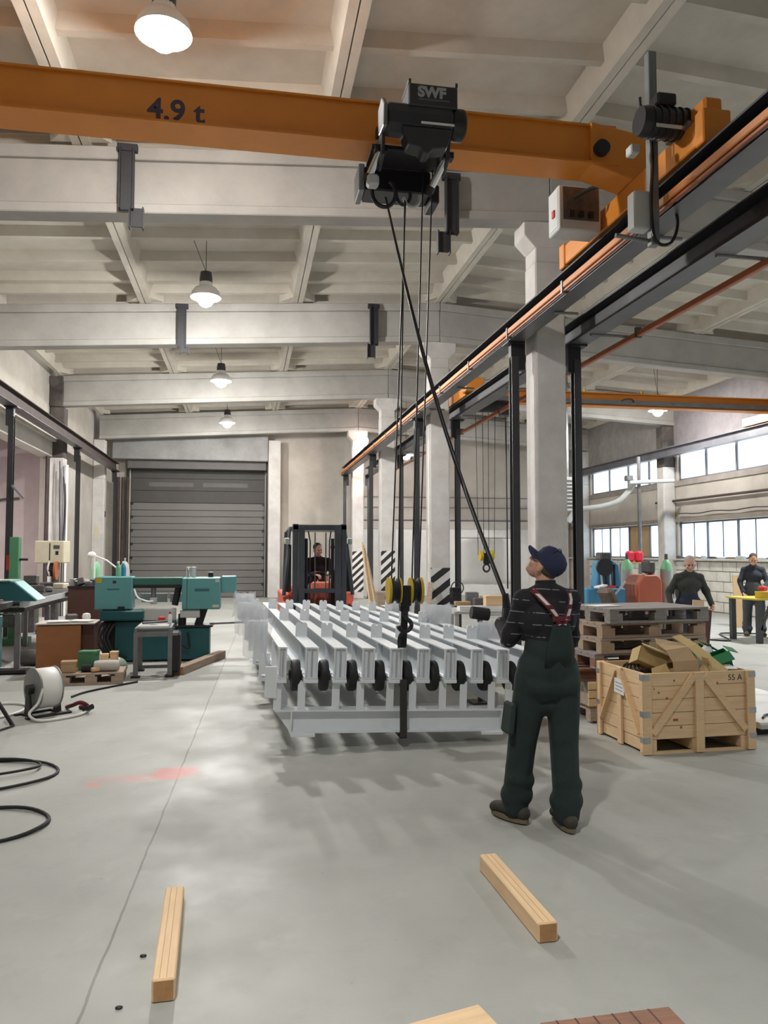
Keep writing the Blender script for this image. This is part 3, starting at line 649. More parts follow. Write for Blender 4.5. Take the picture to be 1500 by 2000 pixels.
# ---- hoist trolley
t = hoist = thing('hoist_trolley', 'black electric rope hoist trolley with SWF plate on the orange girder', 'hoist', (1.38, 5.98, 0))
g = MB().box(-0.15, 0.25, -0.24, 0.03, 5.19, 5.37).build('motor_box', darkpl, t, bevel=0.01)
text('logo', 'SWF', 0.115, silverink, g, (-0.075, -0.2415, 5.265), (90, 0, 0), 0.001, bold=0.006)['label'] = 'silver lettering SWF'
MB().box(-0.07, 0.18, -0.2425, -0.24, 5.235, 5.248).build('small_print', mat('dull_print', (0.10, 0.10, 0.11), 0.5), g)
for x in (-0.15, 0.23): MB().box(x, x + 0.02, -0.24, 0.03, 5.37, 5.40).build('lug', darkpl, g)
MB().lathe([(0.02, -0.32), (0.115, -0.32), (0.13, -0.29), (0.13, 0.20), (0.115, 0.22), (0.02, 0.22)], (0.0, -0.12, 5.12), 'x', 10).build('gearbox_housing', darkpl, t, smooth=False)
MB().lathe([(0.02, 0.0), (0.115, 0.0), (0.125, 0.03), (0.125, 0.09), (0.10, 0.11), (0.02, 0.11)], (0.225, -0.12, 5.12), 'x', 18).build('drum_end_cover', blackpl, t, smooth=True)
MB().prism([(-0.24, 5.0), (-0.02, 5.03), (-0.0, 5.25), (-0.16, 5.27), (-0.27, 5.16)], 'x', -0.355, -0.322).build('side_plate', greyst, t, bevel=0.006)
MB().prism([(-0.20, 5.03), (0.22, 5.03), (0.17, 4.88), (0.05, 4.86), (0.02, 4.82), (-0.02, 4.82), (-0.05, 4.86), (-0.15, 4.88)], 'y', -0.22, -0.06).build('rope_guide', darkpl, t, bevel=0.008)
MB().box(-0.05, 0.22, -0.245, -0.235, 5.045, 5.06).build('label_strip', whitep, t)
for sx in (-0.34, 0.20):
    pl = MB().prism([(-0.10, 5.06), (0.05, 5.06), (0.32, 5.13), (0.32, 4.98), (0.10, 4.80), (-0.06, 4.86)], 'x', sx, sx + 0.03).build('trolley_plate', darkpl, t, bevel=0.006)
    MB().lathe([(0.01, 0), (0.07, 0), (0.07, 0.03), (0.055, 0.035), (0.055, 0.05), (0.01, 0.05)], (sx + 0.03, 0.36, 5.25), 'x', 16).build('wheel', blackst, pl)
for (a, b) in (((-0.33, 0.02, 4.94), (-0.40, 0.12, 4.78)), ((0.22, 0.0, 4.92), (0.12, 0.12, 4.72))):
    MB().tube(a, b, 0.032, n=12).build('tie_cylinder', brightst, t, smooth=True); MB().tube(b, (2*Vector(b) - Vector(a)) * 0.3 + Vector(b) * 0.7, 0.04, n=12).build('cylinder_end', blackst, t)
    MB().cbox(a, (0.10, 0.08, 0.05)).build('clamp', blackst, t)
MB().box(-0.42, 0.16, 0.30, 0.56, 4.74, 4.94).build('counterweight', blackpl, t, bevel=0.012)
MB().box(-0.47, -0.42, 0.28, 0.56, 4.72, 4.95).build('counterweight_plate', greyst, t, bevel=0.006)
MB().box(0.16, 0.24, 0.32, 0.58, 4.68, 4.84).build('limit_switch_box', blackpl, t, bevel=0.01)
MB().box(-0.40, 0.20, 0.02, 0.34, 4.955, 4.985).build('cross_member', blackst, t)
MB().box(-0.34, -0.30, 0.55, 0.72, 4.98, 5.3).build('far_plate', blackst, t); MB().box(0.14, 0.18, 0.55, 0.72, 4.98, 5.3).build('far_plate', blackst, t)
def ring(c, rx, rz, a0, a1, k=18, tilt=0.0): return [(c[0] + rx*math.cos(R(a0 + (a1-a0)*i/k)), c[1] + tilt*math.sin(R(a0 + (a1-a0)*i/k)), c[2] + rz*math.sin(R(a0 + (a1-a0)*i/k))) for i in range(k+1)]
MB().path(ring((-0.27, 0.20, 4.67), 0.10, 0.12, -200, 60), 0.018, 8).build('cable_loop', blackpl, t, smooth=True)
MB().path(ring((-0.10, 0.22, 4.68), 0.06, 0.09, -180, 20), 0.015, 8).build('cable_loop', blackpl, t, smooth=True)
MB().path(ring((-0.03, 0.20, 4.66), 0.07, 0.09, -170, 10), 0.015, 8).build('cable_loop', lightgrey, t, smooth=True)
MB().cbox((-0.38, 0.12, 4.72), (0.10, 0.10, 0.10)).build('cable_gland', lightgrey, t, bevel=0.02)
# ---- hook block with ropes
HX, HY = 1.31, 6.30
t = hook = thing('hook_block', 'black crane hook block with two yellow sheave guards above the white frame', 'crane hook', (HX, HY, 0))
for sx in (-1, 1):
    sh = MB().lathe([(0.02, -0.035), (0.105, -0.035), (0.105, -0.02), (0.085, -0.012), (0.085, 0.012), (0.105, 0.02), (0.105, 0.035), (0.02, 0.035)], (sx*0.088, 0, 1.345), 'x', 24).build('sheave', blackst, t, smooth=True)
    MB().lathe([(0.04, 0), (0.112, 0), (0.112, 0.022), (0.085, 0.028), (0.04, 0.028)], (sx*0.088 + (-0.06 if sx < 0 else 0.032), 0, 1.345), 'x', 24).build('sheave_guard', yellow, sh)
    MB().lathe([(0.05, 0), (0.110, 0), (0.110, 0.012), (0.05, 0.012)], (sx*0.088 + (0.036 if sx < 0 else -0.048), 0, 1.345), 'x', 24).build('inner_guard', yellow, sh)
MB().prism([(-0.05, 1.39), (0.05, 1.39), (0.05, 1.30), (0.045, 1.22), (-0.045, 1.22), (-0.05, 1.30)], 'y', -0.05, 0.05).build('body', blackpl, t, bevel=0.008)
MB().tube((0, 0, 1.22), (0, 0, 1.14), 0.022).build('shank', blackst, t)
MB().path([(0, 0, 1.15), (0.02, 0, 1.11)] + [(0.055*math.sin(R(a)), 0, 1.06 + 0.05*math.cos(R(a))) for a in range(40, 290, 25)], 0.018, 8, rs=None).build('hook', blackst, t, smooth=True)
for i, (xt, yt, zt, xb) in enumerate(((-0.02, 6.16, 4.60, -0.088 - 0.03), (-0.03, 6.14, 4.6, -0.088 + 0.03), (0.12, 6.10, 4.86, 0.088 - 0.03), (0.20, 6.10, 4.86, 0.088 + 0.03))):
    MB().path([(xt, yt - HY, zt), (xb, 0, 1.36)], 0.0065, 6).build('wire_rope', blackst, t)
# ---- pendant control cable with control box (held by the worker)
PEND = (1.70, 4.90, 1.36)
t = thing('pendant_control', 'thick black pendant control cable slanting from the hoist to the worker', 'pendant control', (0, 0, 0))
A = Vector((1.12, 6.15, 4.62)); B = Vector(PEND)
pts = []
for i in range(25):
    s_ = i / 24; p = A.lerp(B, s_); p.z -= 0.16 * math.sin(math.pi * s_); p.x -= 0.03*math.sin(math.pi*s_); pts.append(p)
MB().path(pts, 0.013, 8, rs=[0.008 + 0.008*min(1, i/10) for i in range(25)]).build('cable', blackpl, t, smooth=True)
MB().tube(B + Vector((0, 0, 0.03)), B - Vector((-0.01, 0.0, 0.06)), 0.022, 0.03).build('cable_sleeve', blackpl, t)
MB().cbox(B + Vector((0.015, 0.005, -0.18)), (0.075, 0.065, 0.26), (0, 4, 0)).build('control_box', mat('pendant_grey', (0.03, 0.03, 0.032), 0.5), t, bevel=0.012)
for i in range(4): MB().tube(B + Vector((0.015 + 0.002*i, -0.025, -0.10 - 0.05*i)), B + Vector((0.015 + .002*i, -0.045, -0.10 - 0.05*i)), 0.014).build('button', blackpl, t)

# ================================================================== white roller frame hanging from the hook
t = frame = thing('roller_bed', 'white steel roller frame with black wheels hanging from the crane sling', 'steel frame', (1.275, 6.50, 0.0), rot=(0, 2.1, 2.2))
LF = 6.0
bx_ = [-0.994 + i*0.242 for i in range(10)]
zt0, zt1 = 0.585, 0.845
for i, x in enumerate(bx_):
    w = 0.115 if i not in (0,) else 0.075
    bo = MB().ibeam('y', 0.0, LF, x, zt0, zt1, w, 0.012, 0.010).build('roller_beam', whitest, t)
    e = MB(); e.box(x - w/2 + 0.004, x - w/2 + 0.016, -0.006, 0.02, zt0 + .01, zt1 - .01); e.box(x + w/2 - 0.016, x + w/2 - 0.004, -0.006, 0.02, zt0 + .01, zt1 - .01); e.box(x - w/2 + 0.01, x + w/2 - 0.01, 0.022, 0.034, zt0 + .01, zt1 - .01); e.box(x - 0.006, x + 0.006, 0.0, 0.022, zt0 + 0.01, zt1 - .01)
    e.build('end_plate', whitest, bo)
    MB().box(x - w/2 - 0.004, x + w/2 + .002, -0.01, 0.16, zt0 - 0.035, zt0 - 0.002).build('bearing_pad', whitest, t, bevel=0.004)
    MB().box(x - 0.05, x + 0.05, 0.55, 0.57, zt0 - 0.0, zt1 - 0.01).build('web_stiffener', whitest, bo)
tabpoly = lambda w, h: [(-w/2, 0), (w/2, 0), (w/2, h*0.86), (w*0.40, h), (w*0.10, h), (w*0.06, h*0.86), (-w*0.06, h*0.86), (-w*0.10, h), (-w*0.40, h), (-w/2, h*0.86)]
tb = None
for r_, y in enumerate((0.86, 2.72, 4.62)):
    for i, x in enumerate(bx_[1:9] if r_ == 0 else bx_[:9]):
        if tb is None: tb = MB().prism(tabpoly(0.108, 0.135), 'y', -0.008, 0.008).build('stop_tab', whitest, t, bevel=0.002); o = tb
        else: o = tb.copy(); COL.objects.link(o); o.parent = t
        o.location = (x, y, zt1 - 0.002)
        g_ = MB().prism([(0.0, 0), (0.09, 0), (0.0, 0.09)], 'x', x - 0.005, x + 0.005)
        g_.build('tab_gusset', whitest, t, loc=(0, y + 0.008, zt1))
# wheels between the beams
tyre = hub = None
for i in range(9):
    x = (bx_[i] + bx_[i+1]) / 2 + 0.005
    if tyre is None:
        tyre = MB().lathe([(0.05, -0.036), (0.105, -0.036), (0.125, -0.034), (0.133, -0.02), (0.133, 0.02), (0.125, 0.034), (0.105, 0.036), (0.05, 0.036)], (0, 0, 0), 'x', 28).build('roller_wheel', rubber, t, smooth=True)
        hub = MB().lathe([(0.012, -0.055), (0.04, -0.055), (0.055, -0.037), (0.055, 0.037), (0.04, 0.055), (0.012, 0.055)], (0, 0, 0), 'x', 16).build('hub', blackst, tyre)
        MB().tube((-0.085, 0, 0), (0.085, 0, 0), 0.011).build('axle', brightst, tyre); o = tyre
        MB().tube((-0.075, 0, 0), (-0.062, 0, 0), 0.02, n=6).build('nut', brightst, tyre); MB().tube((0.062, 0, 0), (0.075, 0, 0), 0.02, n=6).build('nut', brightst, tyre)
    else: o = cp(tyre, t)
    o.location = (x, 0.17, 0.59)
for px in (-1.02, -0.82, -0.53, -0.32, -0.06, 0.14, 0.41, 0.60, 0.86, 1.02):
    for y in (0.05, 2.9, 5.6):
        MB().box(px - 0.032, px + 0.032, y, y + 0.012, 0.32, 0.555).build('post', whitest, t)
        MB().box(px + 0.02, px + 0.032, y + 0.012, y + 0.10, 0.32, 0.555).build('post_flange', whitest, t)
for y in (0.05, 2.9, 5.6):
    cbm = MB(); cbm.box(-1.04, 1.04, y - 0.02, y + 0.14, 0.308, 0.322); cbm.box(-0.90, 0.96, y - 0.02, y + 0.14, 0.13, 0.144); cbm.box(-0.90, 0.96, y + 0.05, y + 0.06, 0.144, 0.308)
    co = cbm.build('cross_beam', whitest, t)
    for sx, xe in ((-1, -0.90), (1, 0.96)):
        MB().box(xe - 0.006, xe + 0.006, y - 0.02, y + 0.14, 0.13, 0.308).build('end_cap', whitest, co)
        MB().prism([(xe, 0.13), (xe, 0.308), (xe + (-0.14 if sx < 0 else 0.08), 0.308)], 'y', y + 0.05, y + 0.062).build('gusset', whitest, co)
        MB().box(xe - (0.0 if sx < 0 else 0.20), xe + (0.20 if sx < 0 else 0.0), y - 0.05, y + 0.17, 0.105, 0.13).build('foot_plate', whitest, co, bevel=0.003)
for x in (-0.95, 0.95): MB().box(x - 0.03, x + 0.03, 0.2, 5.6, 0.33, 0.43).build('long_beam', whitest, t)
tie = MB(); tie.box(-1.02, 1.22, 2.86, 2.94, 0.50, 0.55); tie.build('tie_bar', whitest, t); MB().box(-1.02, 1.22, 5.56, 5.64, 0.50, 0.55).build('tie_bar', whitest, t)
# side plates wrapped in film
for (x, y, w_, z0, h_) in ((-1.16, 0.95, 0.20, 0.62, 0.36), (-1.16, 2.75, 0.26, 0.66, 0.38), (-1.14, 4.70, 0.26, 0.72, 0.32), (1.12, 0.95, 0.30, 0.80, 0.20), (1.14, 2.75, 0.36, 0.80, 0.26), (1.16, 4.75, 0.34, 0.80, 0.22)):
    s = -1 if x < 0 else 1
    po = MB().prism([(x - w_/2, z0 + h_*0.5 if s < 0 else z0), (x - w_/2 + (0.0), z0 + h_), (x + w_/2, z0 + h_), (x + w_/2, z0)], 'y', y - 0.008, y + 0.008).build('side_plate', whitest, t, bevel=0.004)
    rr = random.Random(int(y*100)); n_ = 10; vs = []; fs = []
    for a in range(n_ + 1):
        for b in range(5):
            zz = z0 - 0.03 + (h_ + 0.05)*b/4; vs.append((x - w_/2 - 0.03 + (w_ + 0.06)*a/n_ + rr.uniform(-.012, .012), y - 0.03 + rr.uniform(-0.04, 0.012), zz + rr.uniform(-.025, .025) + (0.12*h_*(1 - b/4)*(1 - a/n_) if s < 0 else 0)))
    for a in range(n_):
        for b in range(4): fs.append((a*5+b, (a+1)*5+b, (a+1)*5+b+1, a*5+b+1))
    fo = MB().add(vs, fs).build('film_wrap', film, t, smooth=True); fo['label'] = 'crumpled clear plastic film'
# left side mounting brackets
for y in (0.03, 0.9, 2.0, 3.2, 4.4): MB().box(-1.13, -1.03, y, y + 0.02, 0.42, 0.68).build('side_bracket', whitest, t, bevel=0.003)
for y in (0.06, 0.93): MB().tube((-1.16, y, 0.60), (-1.02, y, 0.60), 0.014, n=6).build('bolt', zinc, t)
# sling
t = thing('lifting_sling', 'black webbing lifting sling looped from the hook under the white frame', 'sling', (HX, 6.35, 0))
MB().path([(0.0, -0.05, 1.02), (-0.02, 0.02, 0.98), (-0.03, 0.06, 0.93), (-0.03, 0.05, 0.86)], 0.014, 6).build('upper_loop', rubber, t)
m = MB(); m.bar((0.0, -0.03, 1.20), (0.012, 0.10, 0.86), 0.05, 0.022, up=(0, 1, 0)); m.bar((0.015, -0.02, 1.20), (0.035, 0.16, 0.86), 0.04, 0.012, up=(0, 1, 0)); m.build('webbing', mat('sling_webbing', (0.02, 0.02, 0.022), 0.85), t)
m = MB(); m.box(-0.005, 0.055, 0.135, 0.147, 0.09, 0.58); m.box(-0.005, 0.055, 0.135, 0.60, 0.085, 0.095); m.build('lower_webbing', mat('worn_webbing', (0.045, 0.04, 0.037), 0.9, var=0.2, scale=8), t)
MB().box(-0.04, 0.04, -0.06, 0.02, 1.17, 1.30).build('ratchet', blackst, t, bevel=0.01)
# ================================================================== people
def caps(m, L, infl=0.0, n=12):
    for p0, p1, r0, r1 in L:
        m.tube(p0, p1, r0 + infl, r1 + infl, n); m.sphere(p0, r0 + infl, n, 8); m.sphere(p1, r1 + infl, n, 8)
def blob(m, name, mt, parent, voxel=0.012, smooth=4, sub=None):
    me = bpy.data.meshes.new(name); me.from_pydata(m.v, [], m.f); me.update()
    o = bpy.data.objects.new(name, me); COL.objects.link(o)
    r = o.modifiers.new('r', 'REMESH'); r.mode = 'VOXEL'; r.voxel_size = voxel
    s = o.modifiers.new('s', 'SMOOTH'); s.iterations = smooth; s.factor = 0.5
    me2 = bpy.data.meshes.new_from_object(o.evaluated_get(bpy.context.evaluated_depsgraph_get()))
    bpy.data.objects.remove(o)
    me2.name = name; me2.materials.clear(); me2.materials.append(mt)
    for p in me2.polygons: p.use_smooth = True
    ob = bpy.data.objects.new(name, me2); COL.objects.link(ob); ob.parent = parent
    return ob
def hand(m, w, d, nrm, side=1, curl=38):
    w = Vector(w); d = Vector(d).normalized(); nrm = (Vector(nrm) - d*Vector(nrm).dot(d)).normalized(); lat = d.cross(nrm).normalized() * side
    L = []
    lens = (0.040, 0.045, 0.042, 0.033)
    for i in range(4):
        off = lat*((i - 1.5)*0.021); b = w + d*0.085 + off
        L.append((w + off*0.6 + d*0.01, b, 0.015, 0.0115))
        p = b; a = 0
        for j in range(3):
            a += curl; dd = d*math.cos(R(a)) + nrm*math.sin(R(a)); q = p + dd*lens[i]*(1 - 0.22*j); L.append((p, q, 0.0095 - 0.0008*j, 0.0088 - 0.0008*j)); p = q
    th0 = w + d*0.03 - lat*0.03; th1 = th0 + (d*0.55 - lat*0.5 + nrm*0.5).normalized()*0.04; th2 = th1 + (d*0.6 + nrm*0.75).normalized()*0.034
    L += [(w + d*0.015, th0, 0.015, 0.014), (th0, th1, 0.0125, 0.011), (th1, th2, 0.0105, 0.0085)]
    caps(m, L, 0, 8)
def person(name, label, loc, rz, P, top, bottom, voxel=0.012, cap_m=None, hair_m=hair, bib=None, straps=None, group=None):
    t = thing(name, label, 'person', loc, rz, group)
    V = {k: Vector(v) for k, v in P.items() if isinstance(v, tuple) and len(v) == 3}
    H = V['head']; hr = Euler((R(P.get('hpitch', 0)), 0, R(P.get('hyaw', 0)))).to_matrix()
    hk = P.get('hscale', 0.95)
    def hp(x, y, z): return tuple(H + hr @ Vector((x, y, z)) * hk)
    # ---- body, one continuous skin surface
    m = MB()
    torso = [(V['pel'] - Vector((.06, 0, 0)), V['pel'] + Vector((.06, 0, 0)), .105, .105), (V['pel'], V['waist'], .12, .115), (V['waist'], V['chest'], .115, .12), (V['chest'] - Vector((.065, 0, .02)), V['chest'] + Vector((.065, 0, -.02)), .103, .103), (V['shL'], V['shR'], .055, .055), (V['neck'] - Vector((.03, .01, .03)), V['shL'] + Vector((.03, 0, 0)), .05, .05), (V['neck'] - Vector((-.03, .01, .03)), V['shR'] - Vector((.03, 0, 0)), .05, .05), (V['chest'], V['neck'], .09, .052)]
    caps(m, torso, -0.012); caps(m, [(V['neck'], H - Vector((0, 0, .03)), .055, .055)])
    arms = []; legs = []
    for s in 'LR':
        arms += [(V['sh'+s], V['el'+s], .048, .040), (V['el'+s], V['wr'+s], .038, .028)]
        legs += [(V['hip'+s], V['kn'+s], .082, .060), (V['kn'+s], V['an'+s], .056, .042)]
    caps(m, arms, -0.006); caps(m, legs, -0.012)
    for s in 'LR':
        an = V['an'+s]; fd = Vector(P['foot'+s]).normalized(); caps(m, [(an, an + fd*0.12 - Vector((0, 0, .05)), .036, .03)])
        hd = Vector(P.get('hd'+s, V['wr'+s] - V['el'+s])); hand(m, V['wr'+s], hd, P.get('hn'+s, (0, 0, -1)), 1 if s == 'R' else -1, P.get('curl', 34))
    # head
    def hs(c, r): m.add([tuple(hr @ (Vector(v) * hk) + H) for v in MB().sphere(c, r, 16, 12).v], MB().sphere(c, r, 16, 12).f)
    hs((0, -.005, .035), (.076, .095, .095)); hs((0, .03, -.045), (.058, .062, .07)); hs((0, .055, -.085), (.032, .032, .028))
    hs((0, .092, -.012), (.013, .020, .026)); hs((0, .104, -.03), (.017, .016, .013)); hs((0, .083, -.064), (.024, .012, .010)); hs((0, .078, .03), (.055, .018, .014))
    for sx in (-1, 1): hs((sx*.077, -.005, -.012), (.012, .022, .034)); hs((sx*.04, .06, -.03), (.025, .025, .025))
    body = blob(m, 'body', skin, t, min(voxel, 0.0075), 3)
    e = MB()
    for sx in (-1, 1): e.sphere(hp(sx*.03, .088, .008), .0105, 10, 8)
    e.build('eyes', mat('eye', (0.12, 0.09, 0.08), 0.3), t, smooth=True)
    # ---- clothes
    m = MB(); caps(m, torso, 0.016); caps(m, arms, 0.014)
    for s in 'LR': # cuffs and elbow folds
        a, b = V['el'+s], V['wr'+s]; caps(m, [(a.lerp(b, .86), a.lerp(b, .97), .046, .046)]); caps(m, [(V['sh'+s].lerp(a, .8), V['sh'+s].lerp(a, .86), .065, .066)])
    shirt = blob(m, 'shirt', top, t, voxel, 3)
    c = MB(); c.tube(V['neck'] - Vector((0, 0, .03)), V['neck'] + Vector((0, .005, .045)), .070, .062, 18); c.build('collar', top if not P.get('plainc') else P['plainc'], t, smooth=True)
    m = MB(); caps(m, torso[:2], 0.03); 
    for s in 'LR':
        h_, k_, a_ = V['hip'+s], V['kn'+s], V['an'+s]
        caps(m, [(h_, k_, .112, .090), (k_, a_ + Vector((0, 0, .05)), .089, .082), (a_ + Vector((0, 0, .05)), a_ + Vector((0, 0, -.015)), .082, .078)])
        caps(m, [(k_.lerp(a_, .55) + Vector((-.02, -.02, 0)), k_.lerp(a_, .6) + Vector((.03, -.02, 0)), .07, .066), (k_.lerp(a_, .85) + Vector((-.02, .01, 0)), k_.lerp(a_, .85) + Vector((.02, -.01, .01)), .082, .08)])
    caps(m, [(V['hipL'] + Vector((0, -.045, -.04)), V['hipR'] + Vector((0, -.045, -.04)), .09, .09), (V['hipL'] + Vector((.03, 0, -.16)), V['hipR'] + Vector((-.03, 0, -.16)), .08, .08)])
    trousers = blob(m, 'trousers', bottom, t, voxel, 3)
    if P.get('pocket'):
        h_, k_ = V['hipL'], V['knL']; c_ = h_.lerp(k_, .62); MB().cbox(c_ + Vector((-.115, .0, 0)), (.035, .15, .19), (0, 8, 0)).build('leg_pocket', bottom, trousers, bevel=0.014)
    for s in 'LR':
        an = V['an'+s]; fd = Vector((P['foot'+s][0], P['foot'+s][1], 0)).normalized(); z0 = max(an.z - .095, 0)
        hl = an - fd*.06; to = an + fd*.165; si = Vector((-fd.y, fd.x, 0))
        m = MB(); caps(m, [(Vector((hl.x, hl.y, z0 + .055)), Vector((an.x, an.y, z0 + .075)), .045, .05), (Vector((an.x, an.y, z0 + .07)), Vector((to.x, to.y, z0 + .045)), .05, .036), (Vector((to.x, to.y, z0 + .045)) - si*.015, Vector((to.x, to.y, z0 + .045)) + si*.015, .034, .034), (an - Vector((0, 0, .02)), an, .05, .05)])
        so = blob(m, 'shoe', shoe, t, 0.009, 3)
        k_ = MB(); pts = []
        for a in range(0, 360, 24):
            fx = math.cos(R(a)); fy = math.sin(R(a)); cx_ = (hl.lerp(to, .5)); pts.append((cx_.x + fd.x*fx*.150 + si.x*fy*.05, cx_.y + fd.y*fx*.150 + si.y*fy*.05))
        k_.prism(pts, 'z', z0, z0 + .024); k_.build('sole', sole, so)
    # hair or cap
    if cap_m:
        c = MB(); pr = [(.098, .0), (.103, .03), (.100, .065), (.082, .098), (.05, .118), (.012, .124)]
        k = MB().lathe(pr, (0, -.008, .025), 'z', 24); co = MB().add([hp(v[0]*.88, v[1]*1.06, v[2]) for v in k.v], k.f).build('cap', cap_m, t, smooth=True)
        vs = []; fs = []; N = 14
        for j, rr in enumerate((0.0, .5, 1.0)):
            for i in range(N + 1):
                a = R(200 + 0) if False else R(20 + 140*i/N); x = .088*math.cos(a); y = .09*math.sin(a)
                vs.append(hp(x*(1 - .06*rr), y + .085*rr*max(0.0, math.sin(a))**.6, .034 - .012*rr + .02*(abs(x)/.09)**2*-1*rr))
        for j in range(2):
            for i in range(N): fs.append((j*(N+1)+i, j*(N+1)+i+1, (j+1)*(N+1)+i+1, (j+1)*(N+1)+i))
        br = MB().add(vs, fs).build('brim', cap_m, co, smooth=True); sm = br.modifiers.new('s', 'SOLIDIFY'); sm.thickness = .006
        MB().add([hp(*v) for v in MB().sphere((0, -.008, .15), .009).v], MB().sphere((0, 0, 0), .009).f).build('button', cap_m, co)
        k = MB().lathe([(.09, 0), (.096, 0), (.096, .02), (.09, .02)], (0, -.012, .005), 'z', 24)
        if P.get('band'):
            MB().path([hp(.098*math.cos(R(a)), .01, .03 + .132*math.sin(R(a))) for a in range(10, 150, 10)], .004, 6).build('ear_muff_band', blackpl, t)
        k = MB().sphere((0, -.03, .012), (.078, .076, .055), 16, 10); MB().add([hp(*v) for v in k.v], k.f).build('hair', hair_m, t, smooth=True)
    else:
        k = MB().sphere((0, -.018, .052), (.081, .094, .088), 18, 12); MB().add([hp(*v) for v in k.v], k.f).build('hair', hair_m, t, smooth=True)
    return t, V
shirtm = stripes('black_striped_knit', (0.012, 0.012, 0.016), (0.22, 0.22, 0.24), 0.072, 0.075, (0.06, 0.0, 1.0), 0.9, noise=0.012, wear=0.49)
# ---- worker with the pendant
wk, V = person('person', 'worker from behind in navy cap, striped black shirt and dark green overalls', (1.835, 4.52, 0), 4, dict(
    pel=(0, 0, .95), waist=(.0, -.005, 1.08), chest=(.0, -.01, 1.27), neck=(-.005, .0, 1.445), head=(-.01, .01, 1.575), hyaw=42, hpitch=48, hscale=.93,
    shL=(-.155, .0, 1.37), shR=(.155, -.015, 1.37), elL=(-.20, .12, 1.12), elR=(.195, .08, 1.10), wrL=(-.16, .345, 1.20), wrR=(-.02, .325, 1.13),
    hipL=(-.095, .01, .90), hipR=(.095, -.01, .90), knL=(-.135, .08, .50), knR=(.095, -.02, .50), anL=(-.165, .12, .105), anR=(.075, -.085, .105), footL=(-.42, .9, 0), footR=(.10, 1, 0),
    hdL=(.3, .9, 0), hnL=(.9, -.3, 0), hdR=(-.7, .7, .05), hnR=(-.5, -.6, 0), curl=42, pocket=True, band=True), shirtm, overall, 0.012, navy)
# overalls' back bib and braces (on the back of the shirt)
def on_back(x, z): return -0.138 - 0.012*max(0, 1 - (x/.16)**2) + max(0, (abs(x) - .07))*0.55 + (0.05*max(0, (z - 1.36)/.06) if z > 1.36 else 0)
m = MB(); rows = [(0.97, .10), (1.06, .10), (1.13, .085), (1.20, .065), (1.235, .055)]; vs = []; fs = []
for z, w_ in rows:
    for i in range(7): x = -w_ + 2*w_*i/6 + .02; vs.append((x, on_back(x, z) - (-.012 if z < 1.0 else .012), z))
for j in range(4):
    for i in range(6): fs.append((j*7+i, j*7+i+1, (j+1)*7+i+1, (j+1)*7+i))
bo = MB().add(vs, fs).build('bib', overall, wk, smooth=True); sm = bo.modifiers.new('s', 'SOLIDIFY'); sm.thickness = .012
def strap(pts, nm, w_, mt, off):
    vs = []; fs = []
    for k, (x, z) in enumerate(pts):
        a = pts[max(k-1, 0)]; b = pts[min(k+1, len(pts)-1)]; d = Vector((b[0]-a[0], 0, b[1]-a[1])).normalized(); nn = Vector((d.z, 0, -d.x))*w_/2
        for s in (-1, 1):
            p = Vector((x, 0, z)) + nn*s; vs.append((p.x, on_back(p.x, p.z) - off, p.z))
    for k in range(len(pts)-1): fs.append((2*k, 2*k+1, 2*k+3, 2*k+2))
    o = MB().add(vs, fs).build(nm, mt, wk); s = o.modifiers.new('s', 'SOLIDIFY'); s.thickness = .006; return o
strapwhite = stripes('strap_white_print', (0.11, 0.012, 0.02), (0.62, 0.58, 0.57), 0.09, 0.72, (0, 0, 1.0), 0.8)
for pts in ([(-.125, 1.44), (-.10, 1.40), (-.06, 1.34), (-.02, 1.29), (.005, 1.23)], [(.115, 1.43), (.10, 1.38), (.075, 1.32), (.05, 1.26), (.035, 1.23)]):
    strap(pts, 'brace', .036, darkred, .014)['label'] = 'dark red brace'; strap(pts, 'brace_print', .018, strapwhite, .019)
strap([(-.045, 1.268), (.0, 1.268), (.075, 1.268)], 'brace_cross', .03, darkred, .021)
# ---- driver
person('person', 'forklift driver in a dark maroon jumper leaning behind the wheel', (1.27, 13.75, 0.60), 186, dict(
    pel=(0, 0, .44), waist=(0, .02, .58), chest=(0.02, .06, .78), neck=(.02, .09, .97), head=(.03, .13, 1.11), hyaw=18, hpitch=-8,
    shL=(-.17, .07, .91), shR=(.18, .07, .91), elL=(-.24, .20, .66), elR=(.24, .22, .68), wrL=(-.13, .40, .66), wrR=(.13, .41, .68),
    hipL=(-.1, .02, .42), hipR=(.1, .02, .42), knL=(-.13, .43, .43), knR=(.13, .43, .43), anL=(-.13, .48, .11), anR=(.13, .48, .11), footL=(0, 1, 0), footR=(0, 1, 0),
    hnL=(.2, .3, -1), hnR=(-.2, .3, -1), curl=30), maroon, navydk, 0.016, None, hair)
# ---- man behind the pallets
person('person', 'man in a dark olive jumper standing behind the pallet stack, arms held out', (6.55, 10.6, 0), 165, dict(
    pel=(0, 0, .90), waist=(0, 0, 1.02), chest=(0, .03, 1.20), neck=(0, .07, 1.37), head=(0, .11, 1.49), hyaw=-8, hpitch=-16,
    shL=(-.16, .04, 1.29), shR=(.16, .04, 1.29), elL=(-.28, -.02, 1.06), elR=(.28, -.02, 1.06), wrL=(-.30, .12, .90), wrR=(.30, .14, .90),
    hipL=(-.1, 0, .85), hipR=(.1, 0, .85), knL=(-.11, .02, .47), knR=(.11, .02, .47), anL=(-.12, 0, .1), anR=(.12, 0, .1), footL=(-.2, 1, 0), footR=(.2, 1, 0), hnL=(.7, .3, 0), hnR=(-.7, .3, 0)), olive, navydk, 0.015, None, greyhair)
